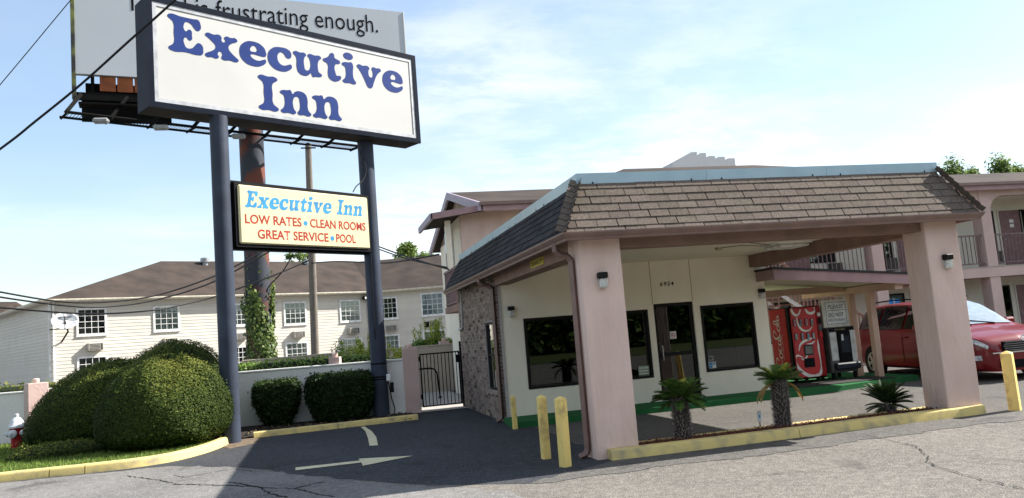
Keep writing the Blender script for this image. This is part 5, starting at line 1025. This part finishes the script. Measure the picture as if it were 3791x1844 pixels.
for s in (1, -1):
    patch('side_window', CGL, np.linspace(1.75, 2.62, 8), lambda x: (6.12, 6.12+min(1.72, max(.08, (x-1.62)*2.6))), side=s)
    patch('side_window', CGL, np.linspace(2.70, 3.72, 7), lambda x: (6.12, 7.86), side=s); patch('side_window', CGL, np.linspace(3.80, 4.78, 7), lambda x: (6.2, 7.80), side=s)
    MB(VANM).tube([(2.5, s*.66, 1.79), (2.7, s*.665, 1.82), (3.6, s*.66, 1.825), (4.3, s*.65, 1.80), (4.45, s*.64, 1.76)], .018, 6).build('roof_rail', BLACK, VAN, True)
    patch('headlight', mat('lamp_lens', (.62, .66, .70), .06, (.30, .32, .35), 18, spec=.9), np.linspace(.07, .80, 12), lambda x: (4.55+max(0, x-.07)*1.2, min(5.95, 5.35+x*1.0)), .016, s, 5)
    MB(VANM).lathe([(.055, 0), (.05, .03)], (.22, s*.78, .72), 14).build('projector', CHR, VAN)
    for k in range(2): MB(VANM).box((2.66+k*1.08, s*.9985-.004, .35), (2.672+k*1.08, s*.9985+.004, 1.06)).build('door_gap', BLACK, VAN)
    MB(VANM).cbox((2.45, min(s*1.0, s*1.035), .93), (2.62, max(s*1.0, s*1.035), .97), .012).build('door_handle', CARP, VAN); MB(VANM).cbox((1.72, min(s*.98, s*1.22), 1.06), (1.86, max(s*.98, s*1.22), 1.24), .04).build('mirror', CARP, VAN)
    patch('fog_light', mat('lamp_lens', (0, 0, 0)), np.linspace(.16, .42, 5), lambda x: (3.05, 3.55), .012, s, 3)
    patch('tail_light', mat('tail_red', (.35, .01, .01), .2), np.linspace(4.8, 5.0, 4), lambda x: (5.1, 6.2), .01, s, 3)
    for x in (1.03, 4.05):
        Wc = MB(VANM @ Matrix.Translation((x, s*.905, .335)) @ Matrix.Rotation(math.pi/2, 4, 'X')); arch = MB(VANM @ Matrix.Translation((x, s*.93, .335)) @ Matrix.Rotation(math.pi/2, 4, 'X')); arch.lathe([(.395, -.076), (.395, .076)], (0, 0, 0), 28); arch.build('wheel_arch', BLACK, VAN)
        pr = [(.20, -.10), (.30, -.11), (.335, -.07), (.335, .07), (.30, .11), (.20, .10)]; W_ = Wc.lathe(pr, (0, 0, 0), 32).build('wheel', TYR, VAN, True)
        rm = MB(VANM @ Matrix.Translation((x, s*(.905+.108), .335)) @ Matrix.Rotation(-s*math.pi/2, 4, 'X')); rm.lathe([(.225, -.012), (.232, .006), (.205, .008), (.20, -.03)], (0, 0, 0), 32); rm.lathe([(.055, -.02), (.05, .012), (0, .016)], (0, 0, 0), 16)
        for k in range(5):
            a = k*2*math.pi/5+.3; c_, s_ = math.cos(a), math.sin(a)
            rm.add([(r*c_-w*s_, r*s_+w*c_, zq) for r, w, zq in ((.04, .035, .0), (.21, .055, .0), (.21, -.055, .0), (.04, -.035, .0))]+[(r*c_-w*s_, r*s_+w*c_, zq) for r, w, zq in ((.04, .025, .014), (.205, .04, .01), (.205, -.04, .01), (.04, -.025, .014))], [(4, 5, 6, 7), (0, 1, 5, 4), (1, 2, 6, 5), (2, 3, 7, 6), (3, 0, 4, 7)])
        rm.build('rim', ALU, W_, True)
WS = MB(VANM); WS.grid([[(x, sg*(surf(x, 11-k*.33)[0]*.99), surf(x, 11-k*.33)[1]+.012) for sg, k in [(-1, j) for j in range(8, 0, -1)]+[(1, j) for j in range(0, 9)]] for x in np.linspace(1.24, 2.26, 9)]); WS.build('windscreen', mat('windscreen_glass', (.28, .36, .42), .03, spec=1.0, coat=1.0), VAN, True)
for y in (-.35, .2): MB(VANM).tube([(1.22, y, 1.155), (1.36, y+.55, 1.25)], .012, 5).build('wiper', BLACK, VAN)
gr = MB(VANM); gr.box((-.045, -.46, .60), (.02, .46, .80)); G_ = gr.build('grille', BLACK, VAN)
for k in range(5): MB(VANM).box((-.06, -.47+.02*abs(k-2), .61+k*.042), (-.046, .47-.02*abs(k-2), .628+k*.042)).build('grille_bar', mat('dull_chrome', (.30, .30, .31), .3, metal=.8), G_)
MB(VANM).box((-.03, -.7, .565), (.03, .7, .59)).build('chrome_strip', CHR, VAN); MB(VANM).box((-.035, -.55, .26), (.03, .55, .42)).build('lower_intake', BLACK, VAN)
em = MB(VANM); 
for rx, rz, cz in ((.085, .058, 0), (.032, .055, 0), (.07, .026, .022)): em.tube([(-.075, rx*math.cos(t), .85+cz+rz*math.sin(t)) for t in np.linspace(0, 2*math.pi, 21)], .0085, 5, False)
em.build('emblem', CHR, VAN)

# ------------------------------------------------------------------ fire hydrant
hy = at_z(63, 1678); HX, HYY = hy[0], hy[1]; FHD = thing('fire_hydrant', 'red fire hydrant with white bonnet and caps on the grass by the hedge', 'fire hydrant', (HX, HYY, 0)); HR_ = mat('hydrant_red', (.36, .012, .018), .45); HW = mat('hydrant_white', (.66, .68, .70), .45)
MB().lathe([(.15, 0), (.15, .05), (.115, .07), (.115, .50), (.14, .52), (.14, .56)], (HX, HYY, 0), 24).build('barrel', HR_, FHD, True)
MB().lathe([(.17, .56), (.17, .60), (.15, .62), (.13, .70), (.08, .77), (.045, .79), (.045, .86), (.0, .87)], (HX, HYY, 0), 24).build('bonnet', HW, FHD, True)
for ang, r in ((math.pi, .062), (-.5, .062), (-1.75, .08)):
    Mx = Matrix.Translation((HX, HYY, .44)) @ Matrix.Rotation(ang, 4, 'Z') @ Matrix.Rotation(math.pi/2, 4, 'Y'); o = MB(Mx).lathe([(r*.9, .1), (r*.9, .15)], (0, 0, 0), 16).build('outlet', HR_, FHD, True); MB(Mx).lathe([(r*1.15, .15), (r*1.15, .19), (r*.8, .215), (.025, .22), (.025, .25), (0, .25)], (0, 0, 0), 16).build('cap', HW, o, True)
# ------------------------------------------------------------------ planting
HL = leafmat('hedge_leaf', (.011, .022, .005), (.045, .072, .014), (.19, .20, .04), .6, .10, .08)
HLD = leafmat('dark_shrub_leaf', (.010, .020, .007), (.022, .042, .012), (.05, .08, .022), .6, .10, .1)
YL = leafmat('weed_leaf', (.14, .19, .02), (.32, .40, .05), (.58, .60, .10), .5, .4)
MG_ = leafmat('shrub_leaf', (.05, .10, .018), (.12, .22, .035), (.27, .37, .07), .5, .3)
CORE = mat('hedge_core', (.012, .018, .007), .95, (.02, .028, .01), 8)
def spow(x, e): return np.sign(x)*np.abs(x)**e
def blob_fn(c, a, b, h, e1, e2, zc, vase, seed, rz=0.0, amp=.05, skew=0.0):
    """clipped-bush surface: superquadric with an uneven skin, narrowing to the foot if vase"""
    ph = np.random.RandomState(seed).uniform(0, 6.28, 8); cr_, sr_ = math.cos(rz), math.sin(rz)
    def f(u, v, s=1.0):
        x = a*spow(np.cos(v), e1)*spow(np.cos(u), e2); y = b*spow(np.cos(v), e1)*spow(np.sin(u), e2); z = zc + np.where(v > 0, (h-zc), zc)*spow(np.sin(v), e1)
        k = 1 + amp*(np.sin(3*u+ph[0])*np.cos(2*v+ph[1])+.6*np.sin(5*u+ph[2]+3*v)+.4*np.sin(9*u+ph[3])*np.sin(7*v+ph[4]))
        if vase: k = k*(1-vase*np.clip(1-z/zc, 0, 1)**1.0)
        x, y = x*k*s, y*k*s; z = zc+(z-zc)*(1+(k-1)*.6 if not vase else 1)*s
        x = x+skew*np.clip(z/h, 0, 1)
        return np.stack([c[0]+x*cr_-y*sr_, c[1]+x*sr_+y*cr_, z], -1)
    return f
def bush(name, label, c, a, b, h, n, leaf, mt, cat='bush', e1=.75, e2=.85, zc=None, vase=0.0, seed=1, rz=0.0, group=None, amp=.05, jit=.42, aspect=.5, fuzz=.02, trunk=False, skew=0.0):
    zc = h*.35 if zc is None else zc; f = blob_fn(c, a, b, h, e1, e2, zc, vase, seed, rz, amp, skew); t = thing(name, label, cat, (c[0], c[1], 0), 0, group)
    U, V_ = np.meshgrid(np.linspace(0, 2*math.pi, 41), np.linspace(-1.5, 1.57, 22), indexing='ij'); G = f(U, V_, .955); G[..., 2] = np.maximum(G[..., 2], -.02)
    MB().grid([[tuple(p) for p in r] for r in G]).build('core', CORE, t, True)
    qv = np.linspace(-.9999, .9999, 60); ex = np.linspace(-1.55, 1.56, 60); vg = np.unique(np.concatenate([np.arcsin(np.sign(qv)*np.abs(qv)**(1/e1)), ex])); ug = np.unique(np.concatenate([np.linspace(0, 2*math.pi, 121), *[np.arctan2(np.sign(np.sin(w_))*np.abs(np.sin(w_))**(1/e2), np.sign(np.cos(w_))*np.abs(np.cos(w_))**(1/e2)) % (2*math.pi) for w_ in (np.linspace(0, 2*math.pi, 121),)]]))
    UU, VV = np.meshgrid(ug, vg, indexing='ij'); S = f(UU, VV); A_, B_, C_, D_ = S[:-1, :-1].reshape(-1, 3), S[1:, :-1].reshape(-1, 3), S[1:, 1:].reshape(-1, 3), S[:-1, 1:].reshape(-1, 3)
    NN = np.cross(C_-A_, D_-B_); ar = np.linalg.norm(NN, axis=1); ar[~np.isfinite(ar)] = 0; ar[(A_+C_)[:, 2]/2 < .01] = 0; ix = RNG.choice(len(ar), n, p=ar/ar.sum()); a1, a2 = RNG.uniform(0, 1, (n, 1)), RNG.uniform(0, 1, (n, 1))
    P = (A_[ix]*(1-a1)+B_[ix]*a1)*(1-a2)+(D_[ix]*(1-a1)+C_[ix]*a1)*a2; N_ = unit(NN[ix])
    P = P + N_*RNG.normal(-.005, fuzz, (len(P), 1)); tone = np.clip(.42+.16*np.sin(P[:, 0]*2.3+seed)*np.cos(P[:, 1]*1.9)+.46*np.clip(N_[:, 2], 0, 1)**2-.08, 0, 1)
    st_ = RNG.uniform(0, 1, len(P)) < .03; P[st_] += N_[st_]*RNG.uniform(.02, .075, (st_.sum(), 1))      # stray sprigs past the shears
    leaves('foliage', P, N_, leaf, mt, t, aspect, jit, tone)
    if trunk: MB().tube([(c[0], c[1], -.05), (c[0]+.03, c[1], zc)], [.05, .035], 7).build('stem', WOODP, t)
    return t
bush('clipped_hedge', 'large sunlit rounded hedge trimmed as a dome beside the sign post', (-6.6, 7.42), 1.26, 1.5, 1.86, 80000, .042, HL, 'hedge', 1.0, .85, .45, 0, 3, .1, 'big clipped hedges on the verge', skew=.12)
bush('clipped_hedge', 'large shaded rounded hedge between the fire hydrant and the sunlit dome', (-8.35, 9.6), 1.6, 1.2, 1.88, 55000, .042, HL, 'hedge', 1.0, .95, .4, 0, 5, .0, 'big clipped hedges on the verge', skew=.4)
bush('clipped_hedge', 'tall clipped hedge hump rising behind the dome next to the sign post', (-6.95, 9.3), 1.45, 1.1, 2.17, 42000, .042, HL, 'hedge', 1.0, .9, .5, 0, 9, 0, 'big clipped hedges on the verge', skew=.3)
bush('low_bush', 'low dark spreading bush at the foot of the hedges', (-8.45, 7.3), .95, .55, .36, 7000, .05, HL, 'bush', 1, 1, .12, 0, 4, .2)
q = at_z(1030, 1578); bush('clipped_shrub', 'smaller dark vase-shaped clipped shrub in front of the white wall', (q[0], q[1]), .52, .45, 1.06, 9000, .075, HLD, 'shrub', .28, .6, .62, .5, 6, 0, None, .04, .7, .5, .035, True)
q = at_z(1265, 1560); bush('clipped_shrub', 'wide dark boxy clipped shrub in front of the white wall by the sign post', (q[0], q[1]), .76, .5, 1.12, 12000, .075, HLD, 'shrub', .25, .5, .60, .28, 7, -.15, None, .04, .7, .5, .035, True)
bush('strip_hedge', 'light green hedge strip just topping the white planter wall', (-3.9, 12.6), 2.4, .45, 1.52, 7000, .09, MG_, 'hedge', .5, .5, .9, 0, 12, -.2, None, .04, .7, .5, .05)
bush('strip_hedge', 'dark hedge strip showing over the wall behind the hydrant', (-13.2, 14.5), 3.6, .5, zl+.12, 5000, .1, HL, 'hedge', .5, .5, .9, 0, 13, -.2, None, .04, .7, .5, .05)
q = at_y(1610, 1290, yb+1.3); bush('garden_shrub', 'bright green shrub with tall shoots behind the pool gate', (q[0], yb+1.3), 1.15, .8, q[2]+.28, 9000, .10, MG_, 'shrub', .9, 1, 1.2, 0, 14, 0, None, .1, .8, .5, .07)
q = at_y(893, 1365, 13); bush('garden_shrub', 'small green shrub between the sign post and the vine-covered column', (q[0], 13), .5, .4, q[2]+.1, 2500, .10, MG_, 'shrub', 1, 1, .9, 0, 15, 0, None, .1, .8, .5, .06)
def shoots(name, label, cx, cy, n, sx, sy, z0, z1, mt, leaf=.13, lean=.18, group=None, nl=60):
    t = thing(name, label, 'plant', (cx, cy, 0), 0, group); P = []; N_ = []
    for i in range(n):
        x, y = cx+RNG.normal(0, sx), cy+RNG.normal(0, sy); h = RNG.uniform(z0, z1); lx, ly = RNG.normal(0, lean, 2); st = MB(); st.tube([(x, y, 0), (x+lx*.4, y+ly*.4, h*.6), (x+lx, y+ly, h)], [.012, .009, .003], 4); st.build('stem', mat('green_stem', (.10, .13, .03), .7), t)
        for k in range(nl):
            s = .45+.55*k/nl; a = k*2.4; P.append((x+lx*s*s+.05*math.cos(a), y+ly*s*s+.05*math.sin(a), h*s)); N_.append((math.cos(a), math.sin(a), .9))
    leaves('foliage', np.array(P), np.array(N_), leaf, mt, t, .28, .3)
def sh_px(px, Y, z1px): q = at_y(*px, Y); return q[0], at_y(px[0], z1px, Y)[2]
x, z = sh_px((1340, 1330), 13.2, 1262); shoots('tall_weed', 'clump of tall yellow-green weeds over the white wall left of the dark sign post', x, 13.2, 22, .42, .2, 1.5, z+.1, YL)
x, z = sh_px((1400, 1330), 13.3, 1240); shoots('tall_weed', 'taller clump of yellow-green weeds just behind the dark sign post', x-.15, 13.3, 16, .25, .2, 1.6, z+.15, YL)
x, z = sh_px((1470, 1330), 13.2, 1295); shoots('tall_weed', 'yellow-green weeds between the dark sign post and the pink gate post', x, 13.2, 18, .3, .2, 1.4, z+.1, YL)
x, z = sh_px((1243, 1320), 13.0, 1258); shoots('thin_plant', 'thin leafy young plant rising above the short pink wall post', x, 13.0, 4, .14, .1, 1.8, z+.05, MG_, .17, .2, None, 22)
x, z = sh_px((1610, 1250), yb+1.2, 1180); shoots('shrub_shoots', 'tall yellowish shoots rising from the shrub behind the pool gate', x, yb+1.2, 18, .4, .25, 2.2, z+.05, YL, .13, .3)
# verge grass
GS = sheet('grass_verge', [(-24, 5.0), (-8.6, 4.9), (-7.4, 4.9), (-6.6, 4.97), (-6.15, 5.25), (-5.8, 5.9), (-5.6, 6.6), (-5.5, 7.2), (-5.45, 10.7), (-24, 14.8)], .10, mat('grass_soil', (.07, .10, .022), .95, (.05, .06, .02), 6), .3, 0)
n = 60000; gx, gy = RNG.uniform(-14.5, -5.6, n), RNG.uniform(4.98, 11.3, n); k = (gy > 5.0+np.clip((gx+6.6), 0, 1)*1.2) & ((gx < -8.6) | (gy < 7.0)); gx, gy = gx[k], gy[k]; n = len(gx)
hh = RNG.uniform(.035, .085, n); a = RNG.uniform(0, 6.28, n); w = .006; l = RNG.normal(0, .025, (n, 2)); base = np.column_stack([gx, gy, np.full(n, .098)])
V0 = base+np.column_stack([np.cos(a)*w, np.sin(a)*w, np.zeros(n)]); V1 = base-np.column_stack([np.cos(a)*w, np.sin(a)*w, np.zeros(n)]); V2 = base+np.column_stack([l, hh])
stuff(arr_obj('grass_blades', np.stack([V0, V1, V2], 1).reshape(-1, 3), np.arange(3*n).reshape(n, 3), leafmat('grass_blade', (.06, .11, .015), (.13, .22, .03), (.30, .36, .08), .6, .35), GS, RNG.uniform(0, 1, n)))
shoots('grass_tuft', 'pale tuft of long grass at the foot of the hedge by the hydrant', -9.35, 8.5, 26, .3, .2, .2, .42, YL, .07, .08, None, 5)
# ------------------------------------------------------------------ sago palms in the planter
TRK = leafmat('sago_scale', (.04, .033, .03), (.25, .21, .19), (.66, .61, .57), .85, 0); FG = leafmat('sago_leaf', (.02, .05, .015), (.06, .13, .025), (.18, .27, .05), .4, .25); FY = leafmat('sago_yellow', (.20, .24, .03), (.42, .42, .05), (.62, .56, .10), .5, .35); FD = leafmat('sago_dead', (.22, .13, .04), (.38, .24, .08), (.55, .38, .15), .7, .3)
def frond(L, mt, curl, width=.085, nl=26, vee=.35):
    """one pinnate leaf along +x, arching by curl, built at the origin"""
    s = np.linspace(0, 1, nl); ang = .0 - curl*s; x = np.cumsum(np.cos(ang))*L/nl; z = np.cumsum(np.sin(ang))*L/nl; V = []; F = []; R = []
    for i in range(1, nl):
        w = width*math.sin(math.pi*min(.98, .12+.86*s[i]))**.6; t = np.array([math.cos(ang[i]), 0, math.sin(ang[i])]); nrm = np.array([-math.sin(ang[i]), 0, math.cos(ang[i])]); p = np.array([x[i], 0, z[i]])
        for sg in (1, -1):
            d = np.array([0, sg, 0])*w + t*w*.55 + nrm*w*vee; o = len(V); hw = L/nl*.62
            V += [p-t*hw, p+t*hw, p+d+t*hw*.2, p+d*.6-t*hw*.8]; F.append((o, o+1, o+2, o+3)); R.append(RNG.uniform(0, 1))
    rr_ = MB().tube([(x[i], 0, z[i]-.003) for i in range(nl)], list(np.linspace(.010, .003, nl)), 4); o = len(V); V += [np.array(v) for v in rr_.v]; F4 = [f for f in rr_.f if len(f) == 4]; F += [tuple(i+o for i in f) for f in F4]; R += [.4]*len(F4)
    return np.array(V), np.array(F), np.array(R)
def sago(px, h, r, label, spec, lean=0.0):
    q = at_z(*px, .06); t = thing('sago_palm', label, 'palm', (q[0], q[1], .05), 0, 'sago palms in the planter'); V = []; F = []; R = []; nr = int(h/.017)
    core = [(r*.80*(1-.15*abs(s-.4)), s*h) for s in np.linspace(0, 1, 8)]; MB(Matrix.Translation((q[0], q[1], .04))).lathe(core, (0, 0, 0), 16).build('trunk', mat('sago_trunk', (.045, .036, .03), .95), t, True)
    for i in range(nr*13):
        a = i*2.39996+RNG.normal(0, .1); z = h*(i/(nr*13)); rad = r*(1-.15*abs(z/h-.4))*.8; d = np.array([math.cos(a), math.sin(a), 0]); s = np.array([-math.sin(a), math.cos(a), 0]); p = np.array([q[0], q[1], .05+z])+d*rad; tip = p+d*RNG.uniform(.03, .06)+np.array([0, 0, RNG.uniform(.015, .045)]); w = .012; o = len(V)
        V += [p+s*w, p-s*w, p+np.array([0, 0, -.012]), tip]; F += [(o, o+1, o+3), (o+1, o+2, o+3), (o+2, o, o+3)]; c = RNG.uniform(.15, 1); R += [c, c*.4, c*.6]
    stuff(arr_obj('leaf_bases', np.array(V), np.array(F), TRK, t, np.array(R)))
    top = np.array([q[0], q[1], .05+h-.02])
    for mt, n, L, el0, el1, curl, az, wd, vee in spec:
        Vf, Ff, Rf = frond(L, mt, curl, wd, 24, vee); proto = None
        for i in range(n):
            M = Matrix.Translation(top) @ Matrix.Rotation((az[i] if az else i*2.39996+RNG.normal(0, .15)), 4, 'Z') @ Matrix.Rotation(-RNG.uniform(el0, el1), 4, 'Y') @ Matrix.Translation((r*.4, 0, 0)) @ Matrix.Scale(RNG.uniform(.85, 1.12), 4)
            if proto is None: o = arr_obj('frond', Vf, Ff, mt, None, Rf); proto = o.data
            else: o = link('frond', proto)
            o.matrix_local = M; adopt(o, t)
sago((2531, 1633), .62, .145, 'sago palm with grey shaggy trunk and yellow young leaves before the office door', [(FG, 30, .34, .15, .95, .45, None, .10, .3), (FG, 12, .32, -.35, .1, .4, None, .09, .3), (FY, 6, .24, 1.0, 1.35, .25, None, .05, .5)])
sago((2902, 1588), .72, .145, 'sago palm with grey shaggy trunk and drooping dead fronds before the drink machine', [(FG, 20, .33, .1, .85, .45, None, .11, .35), (FY, 3, .26, .8, 1.2, .3, None, .07, .4), (FD, 5, .46, -.35, -.15, 1.15, [3.3, -.2, .1, 3.0, -.45], .06, .2)])
sago((3290, 1534), .17, .135, 'small dark sago palm low in the mulch near the pink pillar', [(HLD, 42, .36, .45, 1.35, .5, None, .075, .3), (HLD, 12, .32, -.2, .4, .5, None, .07, .3)])
q = at_z(2815, 1583, .05); SK = thing('planter_stake', 'small white plastic tag on a stake in the mulch between two palms', 'stake', (q[0], q[1], .05)); MB().box((q[0]-.006, q[1]-.006, .03), (q[0]+.006, q[1]+.006, .2)).build('stake', DS, SK); MB().cbox((q[0]-.035, q[1]-.012, .13), (q[0]+.035, q[1]-.006, .30), .004).build('tag', mat('tag_pale', (.60, .64, .70), .4), SK); MB().box((q[0]-.012, q[1]-.014, .19), (q[0]+.012, q[1]-.0125, .24)).build('print', SBl, SK)
# ------------------------------------------------------------------ trees
def tree(name, label, base, h, cr_, n, leaf, mt, seed, group=None, spire=False):
    rs = np.random.RandomState(seed); t = thing(name, label, 'tree', tuple(base), 0, group); x, y, z = base; MB().tube([(x, y, z-.2), (x+.1, y, z+h*.4), (x, y+.1, z+h*.85)], [h*.025, h*.018, h*.006], 10).build('trunk', WOODP, t, True); P = []; N_ = []; lb = MB()
    for k in range(26):
        a = rs.uniform(0, 6.28); f = rs.uniform(.38, 1.0); rr_ = cr_*(1.05-f if spire else math.sqrt(max(.05, 1-((f-.62)/.42)**2)))*rs.uniform(.45, 1); c = np.array([x+rr_*math.cos(a), y+rr_*math.sin(a), z+h*f]); lb.tube([(x, y, z+h*f*.75), tuple(c)], [h*.008, h*.002], 5)
        m = n//26; d = unit(rs.normal(0, 1, (m, 3))); s = cr_*rs.uniform(.22, .42); P.append(c+d*s*rs.uniform(.35, 1, (m, 1))*[1, 1, 1.25 if spire else .75]); N_.append(d+[0, 0, .4])
    lb.build('limbs', WOODP, t); leaves('crown', np.concatenate(P), np.concatenate(N_), leaf, mt, t, .55, .6)
TL = leafmat('tree_leaf', (.05, .085, .02), (.13, .20, .045), (.28, .36, .11), .55, .4, .1)
for px, dist, hh_, s_, lb_ in (((3525, 578), 52, 3.0, 21, 'tall pointed tree top behind the motel roof, closest to the end of the canopy roof'), ((3600, 608), 54, 2.6, 24, 'lower tree top behind the motel roof between two taller tops'), ((3700, 585), 53, 3.2, 22, 'broad tall tree top behind the motel roof above the arched walkway'), ((3770, 612), 55, 2.6, 23, 'lower tree top behind the motel roof beyond the broad tall one')):
    q = at_d(*px, dist); tree('leafy_tree', lb_, (q[0], q[1], 0), q[2]-.25, hh_*.75, 9000, .18, TL, s_, 'trees behind the motel roof', True)
q = at_d(1510, 912, 72); tree('round_tree', 'rounded green tree top behind the ridge of the sided building near the motel', (q[0], q[1], 0), q[2]-.2, 2.5, 11000, .27, TL, 31)
q = at_d(1100, 955, 80); tree('round_tree', 'small tree top peeping over the sided building ridge by the timber pole', (q[0], q[1], 0), q[2]+.5, 2.2, 5200, .27, TL, 32)
# across the street, behind the viewpoint: what the office windows reflect
sheet('grass_bank', [(-70, -22), (90, -22), (90, -60), (-70, -60)], .02, mat('grass_soil', (0, 0, 0)), 2, 0)
n = 70000; P = np.column_stack([RNG.uniform(-60, 80, n), RNG.uniform(-48, -38, n), RNG.uniform(0, 1, n)]); P[:, 2] *= 7.5+2.5*np.sin(P[:, 0]*.35)+1.5*np.sin(P[:, 0]*.9)
o = leaves('tree_belt', P, np.tile([0, .8, .5], (n, 1)), .75, TL, None, .7, .6); stuff(o); o['label'] = 'belt of trees across the street'; o['category'] = 'trees'
